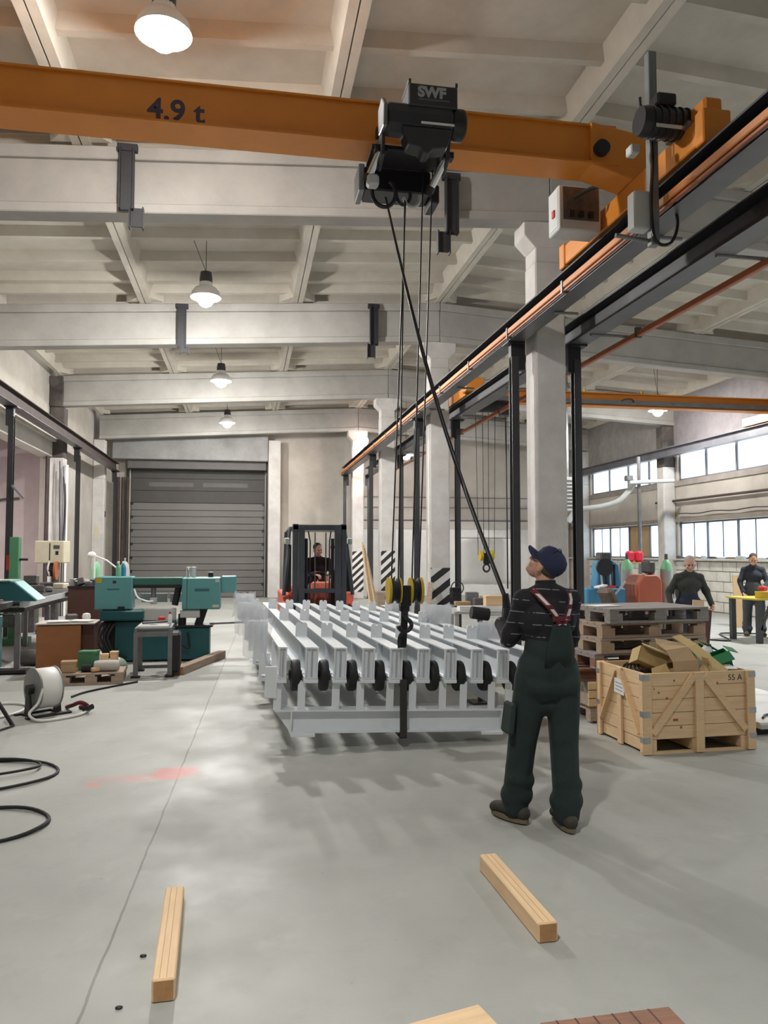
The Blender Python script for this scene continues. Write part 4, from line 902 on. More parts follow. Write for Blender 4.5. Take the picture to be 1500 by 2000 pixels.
# ---- man at the right picture edge
person('person', 'man in navy work overalls at the right picture edge looking down', (10.02, 13.9, 0), 150, dict(
    pel=(0, 0, .92), waist=(0, 0, 1.04), chest=(0, .02, 1.22), neck=(0, .05, 1.40), head=(0, .09, 1.53), hyaw=0, hpitch=-26,
    shL=(-.16, .02, 1.32), shR=(.16, .02, 1.32), elL=(-.26, .06, 1.08), elR=(.25, .06, 1.08), wrL=(-.18, .27, 1.0), wrR=(.20, .16, .88),
    hipL=(-.1, 0, .87), hipR=(.1, 0, .87), knL=(-.12, .02, .48), knR=(.12, .02, .48), anL=(-.13, 0, .1), anR=(.13, 0, .1), footL=(-.2, 1, 0), footR=(.2, 1, 0), hnL=(.7, 0, -.7), hnR=(-.7, .3, 0)), navydk, mat('grey_blue_cloth', (0.07, 0.08, 0.10), 0.9, var=0.2, scale=7), 0.015, None, hair)
# ================================================================== timber on the floor
def timber(name, p0, p1, w, h, label, m=None, grp='loose timber beams'):
    p0 = Vector(p0); p1 = Vector(p1); L = (p1 - p0).length; a = math.degrees(math.atan2(p1.y - p0.y, p1.x - p0.x))
    t = thing(name, label, 'timber', (p0.x, p0.y, 0), a, grp)
    MB().box(0, L, -w/2, w/2, 0, h).build('beam', m or pinex, t, bevel=0.006)
    MB().box(-0.0015, 0.001, -w/2 + .007, w/2 - .007, .007, h - .007).build('end_grain', endgrain, t)
    for s in (-0.12, 0.18): MB().box(0.01, L - 0.01, s*w - 0.0015, s*w + 0.0015, h - 0.001, h + 0.0008).build('grain_line', mat('wood_dark_line', (0.50, 0.33, 0.16), 0.8), t)
timber('timber_beam', (-0.285, 3.03, 0), (-0.315, 3.84, 0), 0.085, 0.085, 'yellow pine beam lying on the floor, lower left')
timber('timber_beam', (1.285, 3.19, 0), (1.265, 3.96, 0), 0.09, 0.085, 'yellow pine beam lying on the floor in front of the worker')
timber('timber_beam', (-0.88, 10.9, 0), (-0.36, 12.6, 0), 0.13, 0.11, 'long brown beam on the floor beside the teal saw', midwood)
t = thing('floor_plank', 'pale plank end at the bottom picture edge', 'plank', (0.52, 2.60, 0), 14, 'planks at the bottom edge')
MB().box(0, 0.36, -0.09, 0.09, 0, 0.025).build('board', pinex, t, bevel=0.003)
t = thing('floor_plank', 'reddish bark-edged plank at the bottom picture edge, right', 'plank', (1.02, 2.56, 0), 1, 'planks at the bottom edge')
MB().box(0, 0.50, -0.07, 0.065, 0, 0.03).build('board', redwood, t, bevel=0.006)
for i in range(6): MB().box(0.06 + i*0.07, 0.066 + i*0.07, -0.07, 0.06, 0.029, 0.031).build('dark_streak', dkbrown, t)

# ================================================================== crate
t = crate = thing('wooden_crate', 'new pine crate with diagonal braces and metal corners, marked 55 A', 'crate', (3.225, 5.90, 0), 1.5)
CW, CD, CZ = 1.04, 0.82, 0.665
zb = 0.12
for i in range(5):
    h = (CZ - zb)/5
    for y0, y1 in ((0.025, 0.045), (CD - .045, CD - .025)): MB().box(0.03, CW - .03, y0, y1, zb + i*h + .002, zb + (i+1)*h - .002).build('plank', pinex, t, bevel=0.002)
    for x0, x1 in ((0.025, 0.045), (CW - .045, CW - .025)): MB().box(x0, x1, 0.045, CD - .045, zb + i*h + .002, zb + (i+1)*h - .002).build('plank', piney, t, bevel=0.002)
for i in range(7): MB().box(0.045, CW - .045, 0.05 + i*0.105, 0.05 + i*0.105 + .095, zb, zb + .018).build('floor_board', pinex, t)
for x in (0.0, CW/2 - .04, CW - .075):
    for y in (0.0, CD - .024): MB().box(x, x + .078, y, y + .024, 0.005, CZ).build('upright', pine, t, bevel=0.003)
for y in (0.0, CD/2 - .035, CD - .07):
    for x in (0.0, CW - .024): MB().box(x, x + .024, y + .001, y + .07, 0.005, CZ - .002).build('upright', pine, t, bevel=0.003)
def brace(a, b, nm='diagonal_brace', up=(0, 1, 0)): MB().bar(a, b, .06 if up == (0, 1, 0) else .02, .02 if up == (0, 1, 0) else .06, up=up).build(nm, pine, t, bevel=0.002)
brace((0.085, .013, zb + .05), (CW/2 - .05, .013, CZ - .03)); brace((CW - .085, .013, zb + .05), (CW/2 + .05, .013, CZ - .03))
brace((.013, 0.08, zb + .04), (.013, CD/2 - .04, CZ - .03), up=(1, 0, 0)); brace((.013, CD - .08, zb + .04), (.013, CD/2 + .04, CZ - .03), up=(1, 0, 0))
for x in (0.03, CW/2 - .06, CW - .13): MB().box(x, x + .10, 0.0245, CD - .03, 0.02, zb - .002).build('runner_block', pine, t, bevel=0.003)
for y in (0.0, CD - .06): MB().box(0.0, CW, y + .0245, y + .06, 0.0, 0.02).build('runner', pinex, t)
for x in (-0.003, CW - .055):
    for z in (0.10, 0.31, 0.62 - .01): MB().box(x, x + .06, -0.003, 0.0, z, z + .045).build('corner_plate', zinc, t); MB().box(-0.003 if x < 0 else CW, 0.0 if x < 0 else CW + .003, -0.003, 0.06, z, z + .045).build('corner_plate', zinc, t)
for z in (0.28, 0.56): MB().box(-0.003, 0.0, CD - .06, CD, z, z + .04).build('corner_plate', zinc, t)
text('stencil', '55 A', 0.07, ink, t, (0.80, 0.024, 0.585), (90, 0, 0), 0.001)['label'] = 'handwritten black marking 55 A'
MB().cbox((-0.004, CD/2 - .02, 0.50), (0.004, 0.17, 0.125), (4, 0, 0)).build('paper_note', paper, t)['label'] = 'white paper note'
for i in range(3): MB().cbox((-0.0075, CD/2 - .02, 0.53 - i*.03), (0.002, 0.12, 0.006), (4, 0, 0)).build('note_line', mat('grey_print', (0.3, 0.32, 0.38), 0.8), t)
MB().box(0.52*CW - .26, 0.52*CW - .215, 0.0235, 0.0255, 0.265, 0.285).build('label_mark', mat('rust_stamp', (0.35, 0.10, 0.03), 0.7), t)
rk = random.Random(3)
for i in range(11):
    x = rk.uniform(.1, CW - .1); z = rk.uniform(.2, .6); MB().lathe([(rk.uniform(.006, .013), 0), (.004, .0015)], (x, 0.0242, z), 'y', 9).build('knot', mat('wood_knot', (0.30, 0.13, 0.05), 0.8), t)
# contents
def sheet(name, pts, m, label, cat, grp=None, th=0.006):
    """folded board: strip of quads given as rows of two points"""
    vs = []; fs = []
    for a, b in pts: vs += [a, b]
    for k in range(len(pts)-1): fs.append((2*k, 2*k+1, 2*k+3, 2*k+2))
    o = MB().add(vs, fs).build(name, m); s = o.modifiers.new('s', 'SOLIDIFY'); s.thickness = th
    return tag(o, label, cat, grp)
tag(MB().box(3.30, 4.20, 5.99, 6.66, 0.14, 0.50).build('cardboard_scrap', card, bevel=0.03), 'packed cardboard scrap filling the pine crate', 'cardboard')
def cbx(name, c, sz, rot, m, label, cat='cardboard box', grp='cardboard in the crate'):
    t = thing(name, label, cat, c, rot=rot, group=grp); w, d, h = sz
    for nm, bb in (('side', (-w/2, w/2, -d/2, -d/2 + .006, -h/2, h/2)), ('side', (-w/2, w/2, d/2 - .006, d/2, -h/2, h/2)), ('side', (-w/2, -w/2 + .006, -d/2, d/2, -h/2, h/2)), ('side', (w/2 - .006, w/2, -d/2, d/2, -h/2, h/2)), ('bottom', (-w/2, w/2, -d/2, d/2, -h/2, -h/2 + .006))): MB().box(*bb).build(nm, m, t)
    MB().cbox((0, -d/2 - .04, h/2 + .0), (w, .10, .006), (25, 0, 0)).build('flap', m, t); MB().cbox((w/2 + .035, 0, h/2 - .0), (.09, d*.9, .006), (0, 35, 0)).build('flap', m, t)
    return t
cbx('cardboard_box', (3.50, 6.30, 0.72), (.26, .20, .14), (-18, 22, -12), card2, 'tilted yellowish cardboard box on top of the crate pile')
cbx('cardboard_box', (3.62, 6.16, 0.60), (.24, .16, .16), (10, -10, 8), card, 'open brown cardboard box at the crate front left')
sheet('cardboard_flap', [((3.56, 5.99, .64), (3.80, 5.98, .63)), ((3.57, 6.03, .74), (3.79, 6.02, .75)), ((3.55, 6.10, .83), (3.77, 6.12, .85)), ((3.56, 6.24, .86), (3.76, 6.28, .87))], card, 'folded brown cardboard sheet standing in the crate middle', 'cardboard')
sheet('cardboard_flap', [((3.90, 5.98, .64), (4.06, 5.99, .66)), ((3.84, 6.04, .74), (3.98, 6.10, .76)), ((3.78, 6.14, .84), (3.90, 6.20, .86)), ((3.70, 6.26, .92), (3.82, 6.32, .93))], card2, 'long curled yellowish cardboard strip across the crate', 'cardboard')
sheet('cardboard_flap', [((3.84, 5.99, .60), (3.84, 6.12, .60)), ((3.90, 5.98, .70), (3.92, 6.12, .72)), ((3.88, 6.0, .77), (3.86, 6.14, .78))], card2, 'small bent cardboard flap right of the crate middle', 'cardboard')
sheet('cardboard_flap', [((3.38, 6.02, .58), (3.56, 6.0, .60)), ((3.40, 6.08, .68), (3.52, 6.06, .72))], card2, 'yellowish cardboard corner at the crate left edge', 'cardboard')
sheet('cardboard_flap', [((3.64, 6.40, .70), (3.98, 6.36, .70)), ((3.66, 6.44, .84), (3.96, 6.40, .82)), ((3.70, 6.54, .88), (3.92, 6.52, .84))], card, 'brown cardboard sheet at the back of the crate', 'cardboard')
cbx('green_box', (4.06, 6.44, 0.72), (.20, .16, .16), (-14, 24, 20), greencard, 'torn green printed box at the back of the crate', grp='green boxes in the crate')
cbx('green_box', (4.13, 6.2, 0.71), (.15, .12, .15), (16, -20, -14), greencard, 'small green printed box at the crate right edge', grp='green boxes in the crate')
sheet('paper_sheet', [((3.92, 6.22, .62), (4.10, 6.18, .62)), ((3.94, 6.26, .76), (4.04, 6.24, .80))], paper, 'crumpled white paper leaning on the green box', 'paper')
sheet('paper_sheet', [((3.98, 6.02, .665), (4.16, 6.0, .665)), ((3.98, 6.14, .69), (4.16, 6.12, .685))], paper, 'flat white paper on the crate contents near the front', 'paper')
tag(MB().tube((4.00, 6.30, .72), (4.10, 6.34, .80), .05, .045, 14).build('white_can', whitep, smooth=True), 'white plastic can lying in the crate', 'can')
m = MB(); 
for i in range(5): m.path(ring((3.42 + .02*i, 6.42 - .03*i, 0.62 + .012*i), .10, .05, 0, 360, 16, .05), .012, 6)
tag(m.build('cable_coil', blackpl, smooth=True), 'tangled black cable coil at the crate back left', 'cable')

# ================================================================== pallets
def pallet(loc, rz, label, m=oldwood, mb=midwood, W=1.2, D=0.8, grp='stacked pallets', group_label=None):
    t = thing('wooden_pallet', label, 'pallet', loc, rz, grp)
    n = 6; bw = D/n
    for i in range(n): MB().box(0, W, i*bw + .004 + random.uniform(0, .006), (i+1)*bw - .004, .122, .144).build('deck_board', m, t, bevel=0.002)
    for x in (0, W/2 - .05, W - .1): MB().box(x, x + .1, 0, D, .10, .122).build('stringer', m, t)
    for x in (0, W/2 - .07, W - .145):
        for y in (0, D/2 - .05, D - .1): MB().box(x, x + .145, y, y + .1, .022, .10).build('block', mb, t, bevel=0.002)
    for y in (0, D/2 - .05, D - .1): MB().box(0, W, y, y + .1, 0, .022).build('bottom_board', m, t, bevel=0.002)
    return t
px, py = 3.42, 7.05
tag(MB().box(px - .05, px + 1.15, py + .1, py + .9, 0, .02).build('base_sheet', oldwood), 'flat wooden sheet under the pallet stack', 'board')
pallet((px - .10, py + .05, 0.02), 2, 'lowest pallet of the grey stack behind the crate', midwood)
t = thing('steel_offcut_box', 'box of rusty channel offcuts in the lower pallet stack', 'box', (px - .12, py + .02, 0.166), 2)
MB().box(0, 1.2, 0.02, 0.8, 0, .24).build('box_body', midwood, t, bevel=0.006)
for i in range(3): MB().box(-.01, 1.21, .0, .02, .005 + i*.08, .075 + i*.08).build('board', pinex, t, bevel=0.003)
for i in range(3):
    MB().ibeam('x', -.08, .5, .1 + i*.2, .241, .36, .12, .02, .016).build('channel', mat('rusty_channel', (0.22, 0.10, 0.06), 0.7, 0.2, var=0.4), t)
pallet((px - .06, py + .02, 0.53), 4, 'second lowest visible pallet of the stack, reddish blocks', oldwood, redwood)
pallet((px + .0, py - .0, 0.676), 5, 'third pallet from the top of the stack behind the crate', midwood, mat('tan_block', (0.5, 0.39, 0.26), 0.8, var=0.3))
pallet((px + .02, py + .02, 0.822), 6, 'second pallet from the top of the stack behind the crate', midwood, mat('tan_block2', (0.52, 0.36, 0.24), 0.8, var=0.3))
pallet((px + .08, py - .03, 0.968), 7, 'topmost weathered grey pallet of the stack', oldwood, oldwood, W=1.16)
tag(MB().cbox((3.64, 7.45, 1.118), (.30, .22, .006), (0, 0, 12)).build('paper_sheet', paper), 'white paper sheet lying on the topmost pallet', 'paper')
m = MB().bar((4.78, 7.55, 0.72), (4.86, 7.62, 1.25), .02, .5, up=(1, 0, 0))
tag(MB().bar((5.0, 8.0, 0.0), (5.10, 8.05, 1.12), .02, .14, up=(1, 0, 0)).build('leaning_board', pinex, bevel=0.003), 'pale board leaning against the right side of the pallet stack', 'board')
tag(MB().bar((5.16, 8.15, 0.0), (5.30, 8.2, 1.0), .03, .12, up=(1, 0, 0)).build('leaning_plank', dkbrown, bevel=0.003), 'dark plank leaning behind the pale board', 'plank')
t = thing('steel_sheet_stack', 'pale sheet pile on dark skids right of the crate', 'sheet stack', (4.62, 6.35, 0), 2)
MB().box(0, 1.2, 0, 1.6, .06, .10).build('sheet', lightgrey, t); MB().box(0.01, 1.2, 0.02, 1.6, .10, .115).build('sheet', whitep, t); MB().box(0, 1.2, .05, .13, 0, .06).build('skid', blackst, t); MB().box(0, 1.2, 1.4, 1.5, 0, .06).build('skid', blackst, t)
tag(MB().path([(4.75, 6.5, .128), (4.9, 6.62, .13), (5.2, 6.58, .13), (5.5, 6.7, .13)], .012, 6).build('black_hose', blackpl, smooth=True), 'thin black hose on the sheet pile', 'hose')

# ================================================================== forklift
t = fk = thing('forklift', 'red forklift with dark mast facing the camera, lifting the far end of the frame', 'forklift', (1.21, 12.75, 0), 0)
m = MB()
for sx in (-1, 1):
    MB().ibeam('z', 0.06, 2.10, sx*.30, -.04, .06, .10, .014, .03).build('mast_rail', mastst, t, bevel=0.004)
    MB().ibeam('z', 0.06, 2.14, sx*.40, .0, .12, .09, .014, .03).build('outer_mast_rail', mastst, t, bevel=0.004)
    MB().tube((sx*.22, .08, .1), (sx*.22, .08, 1.9), .028).build('lift_cylinder', blackst, t)
    MB().path([(sx*.16, .0, .5), (sx*.16, .0, 1.85), (sx*.19, .05, 2.02)], .012, 6).build('hose', rubber, t)
    MB().box(sx*.25 - .06, sx*.25 + .06, -1.15, .0, .30, .34).build('fork', blackst, t, bevel=0.004)
    MB().box(sx*.25 - .06, sx*.25 + .06, -.10, -.06, .30, .80).build('fork_shank', blackst, t, bevel=0.004)
    # body sides, mudguards, wheels
    MB().prism([(.15, .38), (.15, .80), (.30, .98), (1.9, .98), (2.0, .6), (2.0, .3), (.9, .3)], 'x', sx*.54 - .07, sx*.54 + .07).build('side_body', forkred, t, bevel=0.02)
    w = MB().lathe([(.10, -.09), (.27, -.09), (.30, -.06), (.30, .06), (.27, .09), (.10, .09)], (sx*.46, .42, .30), 'x', 24).build('front_wheel', rubber, t, smooth=True)
    MB().lathe([(.02, -.07), (.16, -.07), (.16, .07), (.02, .07)], (sx*.46, .42, .30), 'x', 16).build('rim', lightgrey, w)
    w = MB().lathe([(.08, -.08), (.21, -.08), (.23, -.05), (.23, .05), (.21, .08), (.08, .08)], (sx*.43, 1.75, .23), 'x', 20).build('rear_wheel', rubber, t, smooth=True)
    MB().path([(sx*.58, .22, .95), (sx*.52, .30, 1.55), (sx*.48, .50, 2.05)], .032, 8).build('front_pillar', mastst, t, smooth=True)
    MB().path([(sx*.50, 1.75, 1.0), (sx*.48, 1.55, 2.05)], .032, 8).build('rear_pillar', mastst, t, smooth=True)
    hl = MB().cbox((sx*.53, .24, 1.86), (.09, .08, .11)).build('head_lamp', lightgrey, t, bevel=0.015)
    MB().cbox((sx*.53, .195, 1.86), (.07, .01, .085)).build('lens', clearglass, hl)
    il = MB().lathe([(.01, -.012), (.038, -.012), (.038, .012), (.01, .012)], (sx*.24, .25, 1.76), 'y', 14).build('mirror', mat('mirror', (0.8, 0.82, 0.85), 0.05, 1.0), t)
    MB().sphere((sx*.50, .17, .74), (.06, .05, .07)).build('turn_lamp', blackpl, t, smooth=True)
for sx in (-1, 1): MB().prism([(sx*.45, 1.0), (sx*.56, 1.0), (sx*.50, 1.80), (sx*.45, 1.80)], 'y', .36, .42).build('cab_shade_panel', blackpl, t)  # added dark panels that paint in the dim cab interior
MB().box(-.45, .45, .0, .12, 2.04, 2.13).build('mast_top_beam', mastst, t, bevel=0.01)
MB().box(-.36, .36, -.02, .06, 1.0, 1.07).build('mast_cross_beam', mastst, t); MB().box(-.42, .42, -.08, -.04, .34, .80).build('fork_carriage', blackst, t, bevel=0.008)
for x in (-.08, .1): MB().path([(x, .0, .6), (x, .0, 2.0)], .012, 6).build('lift_chain', junkgrey, t)
MB().box(-.48, .48, .50, 1.60, 2.05, 2.09).build('overhead_guard_frame', mastst, t, bevel=0.01)
for i in range(5): MB().box(-.46, .46, .62 + i*.2, .66 + i*.2, 2.09, 2.115).build('guard_bar', mastst, t)
MB().box(-.46, .46, .25, .50, .62, 1.02).build('dashboard', forkred, t, bevel=0.02)
MB().cbox((.08, .30, 1.09), (.40, .20, .15), (-12, 0, 0)).build('console', mat('console_orange', (0.62, 0.15, 0.09), 0.5), t, bevel=0.03)
MB().box(-.47, .47, .2, 1.9, .34, .60).build('chassis', mat('dark_chassis', (0.05, 0.06, 0.07), 0.5), t, bevel=0.01)
MB().box(-.46, .46, 1.45, 2.25, .40, 1.05).build('counterweight', forkred, t, bevel=0.05)
st = MB().box(-.26, .26, .86, 1.36, .80, .95).build('seat', blackpl, t, bevel=0.03); MB().box(-.25, .25, 1.30, 1.42, .95, 1.45).build('seat_back', blackpl, st, bevel=0.03)
MB().box(-.40, .40, .50, .86, .60, .64).build('footwell', blackpl, t)
m = MB(); m.add([tuple(Vector((.02, .58, 1.24)) + Euler((R(-35), 0, 0)).to_matrix() @ Vector((.17*math.cos(R(a)), .17*math.sin(R(a)), 0)) + Vector((0, 0, 0))) for a in range(0, 360, 20)], [])
pts = [m.v[i % len(m.v)] for i in range(len(m.v) + 1)]
sw = MB().path(pts, .014, 8).build('steering_wheel', blackpl, t, smooth=True); MB().tube((.02, .58, 1.24), (.02, .42, 1.05), .025).build('steering_column', blackpl, sw)
for i in range(3): MB().tube((.30 + i*.05, .48, 1.02), (.30 + i*.05, .50, 1.22), .009).build('lever', blackpl, t)
# ================================================================== teal band saw
t = saw = thing('band_saw', 'teal horizontal band saw with two wheel boxes on a dark teal base', 'band saw', (-2.24, 12.4, 0))
lb_ = MB().box(0, .54, -.18, .20, .80, 1.30).build('wheel_box', teal, t, bevel=0.015)
MB().box(.02, .10, -.185, -.18, 1.21, 1.29).build('warning_sticker', yellow, lb_); MB().box(.26, .31, -.186, -.18, 1.20, 1.24).build('badge', ink, lb_)
MB().box(.18, .36, -.185, -.18, 1.10, 1.12).build('name_strip', mat('dull_blue_print', (0.03, 0.12, 0.16), 0.5), lb_); MB().box(.34, .44, -.19, -.18, .80, .85).build('latch', blackst, lb_)
rb_ = MB().box(1.28, 1.86, -.18, .20, .79, 1.28).build('wheel_box', teal, t, bevel=0.015)
MB().box(1.35, 1.36, -.183, -.18, .80, 1.27).build('door_seam', tealdk, rb_); MB().box(1.47, 1.69, -.185, -.18, 1.07, 1.11).build('name_strip', MATS['dull_blue_print'], rb_); MB().box(1.74, 1.84, -.185, -.18, .82, .86).build('sticker', cream, rb_); MB().box(1.78, 1.84, -.185, -.18, 1.21, 1.25).build('sticker', lightgrey, rb_)
MB().box(1.87, 2.10, -.12, .14, 1.04, 1.30).build('motor_box', teal, t, bevel=0.012)
MB().box(.54, 1.28, -.04, .16, 1.16, 1.28).build('saw_beam', tealbeam, t, bevel=0.01)
MB().box(.54, 1.28, -.06, -.04, 1.12, 1.16).build('blade_guide_rail', blackst, t)
MB().tube((.84, .0, 1.16), (.84, .0, .93), .04).build('guide_arm', greyst, t); MB().cbox((.84, .0, .92), (.10, .10, .10)).build('guide_block', lightgrey, t, bevel=0.01)
MB().tube((1.22, .0, 1.16), (1.16, .0, .85), .05).build('guide_arm', blackst, t)
for i in range(3): MB().box(.62 + i*.22, .80 + i*.22, .30, .33, .88, 1.02).build('rear_plate', lightgrey, t, bevel=0.004)
MB().box(.08, .72, -.24, .16, .64, .79).build('coolant_tray', tealdk, t, bevel=0.02)
MB().box(.70, 1.18, -.10, .10, .62, .80).build('vice_jaw', lightgrey, t, bevel=0.01); MB().box(1.25, 1.55, -.14, .10, .66, .78).build('vice_plate', lightgrey, t, bevel=0.01)
MB().box(.30, 1.20, -.12, .35, 0.02, .62).build('base_left', tealdk, t, bevel=0.015); MB().box(.10, .42, -.05, .30, .05, .62).build('hydraulic_unit', blackst, t, bevel=0.02)
MB().box(1.20, 1.70, -.20, .30, .03, .52).build('base_right', tealdk, t, bevel=0.015); MB().box(1.15, 1.75, -.22, .32, .52, .55).build('base_plate', blackst, t)
MB().tube((1.28, -.05, .55), (1.28, -.05, .72), .06).build('cylinder', blackst, t); MB().cbox((1.56, .0, .66), (.12, .12, .30), (0, 18, 0)).build('tilt_arm', blackst, t, bevel=0.01)
for i in range(4): MB().path([(.12 + i*.06, -.15, .60), (.06 + i*.05, -.24, .40), (.16 + i*.05, -.26, .18), (.30 + i*.06, -.2, .08)], .02, 7).build('hose', rubber, t, smooth=True)
MB().path([(.56, -.06, 1.10), (.62, -.12, .98), (.76, -.14, .92), (.84, -.08, .92)], .014, 7).build('coolant_hose', whitep, t, smooth=True)
MB().path([(1.15, -.22, .50), (1.25, -.27, .30), (1.40, -.27, .22), (1.38, -.25, .45)], .018, 7).build('hose', rubber, t, smooth=True)
MB().bar((1.70, -.05, .56), (2.25, -.10, .58), .06, .03).build('feed_rod', greyst, t)
for nm, x, h, r, m_, l in (('spray_can', 1.36, .16, .035, brightst, 'silver spray can on the teal saw head, left one'), ('spray_can', 1.44, .16, .035, lightgrey, 'pale spray can on the teal saw head, right one'), ('tin', 1.70, .08, .04, blackst, 'small black tin with white lid on the saw head')):
    o = thing(nm, l, 'can', (-2.24 + x, 12.42, 1.281)); MB().lathe([(r, 0), (r, h*.8), (r*.7, h*.92), (r*.4, h)], n=14).build('body', m_, o, smooth=True); MB().lathe([(r*1.05, h*.9), (r*1.05, h), (r*.3, h*1.02)], n=14).build('cap', whitep, o, smooth=True)
for i, (x, l, m_) in enumerate(((.28, 'grey-green plastic bottle on the left saw box', cylgreen), (.34, 'blue and white spray bottle on the left saw box', bluepaint))):
    o = thing('spray_bottle', l, 'bottle', (-2.24 + x + .03, 12.42 + .08*i, 1.301)); MB().lathe([(.04, 0), (.042, .12), (.035, .16), (.015, .19)], n=12).build('body', m_, o, smooth=True); MB().cbox((0, -.02, .21), (.03, .07, .04)).build('trigger', whitep, o, bevel=0.006)
# roller stand in front of the saw
t = thing('roller_stand', 'grey steel roller stand with tools on top in front of the saw', 'stand', (-1.46, 10.72, 0), 2)
for x in (0.0, .44):
    for y in (0, .62): MB().box(x, x + .06, y, y + .06, .02, .60).build('leg', greyst, t, bevel=0.004); MB().box(x - .03, x + .09, y - .03, y + .09, 0, .02).build('foot_plate', blackst, t)
    MB().box(x + .01, x + .05, 0, .68, .60, .66).build('side_rail', greyst, t, bevel=0.004)
for y in (0.0, .62): MB().box(0, .50, y + .01, y + .05, .54, .60).build('cross_rail', greyst, t)
for i in range(5): MB().tube((.05, .08 + i*.12, .66), (.45, .08 + i*.12, .66), .03, n=12).build('roller', lightgrey, t, smooth=True)
MB().box(.06, .44, .02, .05, .12, .16).build('lower_rail', junkgrey, t)
MB().box(.45, .60, .02, .5, .05, .58).build('hose_bundle', rubber, t, bevel=0.03)
o = thing('red_bottle', 'white bottle with red cap on the roller stand', 'bottle', (-1.02, 11.0, .692)); MB().lathe([(.03, 0), (.03, .10), (.012, .13)], n=12).build('body', whitep, o, smooth=True); MB().lathe([(.014, .13), (.014, .16)], n=10).build('cap', redpaint, o)
tag(MB().cbox((-1.14, 11.12, .735), (.09, .07, .08)).build('red_box', redpaint, bevel=0.01), 'small red box on the roller stand', 'box')
tag(MB().bar((-1.36, 10.84, .715), (-1.02, 11.06, .715), .05, .03).build('steel_flat', greyst, bevel=0.004), 'grey steel flat lying across the roller stand', 'metal bar')
# brown cabinet with papers
t = thing('desk_cabinet', 'orange-brown veneer cabinet with papers on top', 'cabinet', (-2.76, 11.05, 0), 3)
MB().box(0, .56, .0, .52, .02, .68).build('body', brownveneer, t, bevel=0.006); MB().box(.565, .72, .10, .52, .02, .70).build('side_unit', dkbrown, t, bevel=0.006); MB().box(-.02, .74, -.02, .54, .69, .71).build('top', mat('pale_top', (0.55, 0.50, 0.45), 0.6), t, bevel=0.004)
for i, (x, y, a, m_, l) in enumerate(((-2.5, 11.2, 8, paper, 'white paper sheets on the brown cabinet, left pile'), (-2.22, 11.25, -12, paper, 'white paper sheets on the brown cabinet, right pile'))): tag(MB().cbox((x, y, .72 + .008), (.30, .24, .014), (0, 0, a)).build('paper_pile', m_), l, 'papers', 'papers on the cabinet')
tag(MB().lathe([(.05, 0), (.06, .05), (.05, .09), (.02, .10)], (-2.20, 11.45, .715), n=14).build('white_mug', whitep, smooth=True), 'small white pot at the back of the brown cabinet', 'pot')
tag(MB().cbox((-2.40, 11.46, .76), (.16, .12, .09), (0, 0, 20)).build('grey_bundle', junkgrey, bevel=0.02), 'crumpled grey bundle on the brown cabinet', 'bundle')
# dark brown cabinet behind
t = thing('tool_cabinet', 'dark brown cabinet behind the desk with metal scrap on top', 'cabinet', (-3.0, 14.0, 0)); MB().box(0, .55, 0, .5, 0, 1.06).build('body', dkbrown, t, bevel=0.006); MB().box(-.01, .56, -.01, .51, 1.06, 1.09).build('top', blackst, t)
rk = random.Random(11)
for i in range(8): tag(MB().cbox((-2.95 + i*.065, 14.1 + rk.uniform(0, .25), 1.12 + rk.uniform(0, .05)), (.09, .12, .06 + .08*rk.random()), (rk.uniform(-20, 20), rk.uniform(-20, 20), rk.uniform(0, 90))).build('metal_scrap', [lightgrey, greyst, junkgrey][i % 3], bevel=0.01), ['leftmost', 'second', 'third', 'fourth', 'fifth', 'sixth', 'seventh', 'rightmost'][i] + ' piece of metal scrap on the dark brown cabinet', 'scrap', 'metal scrap on the dark cabinet')
# gas cylinders behind the saw
for i, (x, y, l) in enumerate(((-3.35, 18.4, 'grey-green gas cylinder behind the saw, left one'), (-2.75, 18.6, 'grey gas cylinder behind the saw, right one'))):
    o = thing('gas_cylinder', l, 'gas cylinder', (x, y, 0), group='gas cylinders behind the saw'); MB().lathe([(.11, 0), (.11, 1.25), (.09, 1.38), (.04, 1.46)], n=18).build('body', [cylgreen, cylgrey][i], o, smooth=True); MB().tube((0, 0, 1.46), (0, 0, 1.55), .02).build('valve', brightst, o)
o = thing('work_light', 'white folding work light arm behind the teal saw', 'lamp', (-3.2, 17.4, 0)); MB().tube((0, 0, 0), (0, 0, 1.62), .02).build('post', whitep, o); MB().path([(0, 0, 1.60), (.25, 0, 1.50), (.48, 0, 1.32)], .018, 7).build('arm', whitep, o); MB().sphere((-.06, 0, 1.62), (.09, .09, .07)).build('head', whitep, o, smooth=True)
MB().lathe([(.15, 0), (.15, .02), (.02, .03)], n=16).build('base', blackst, o)
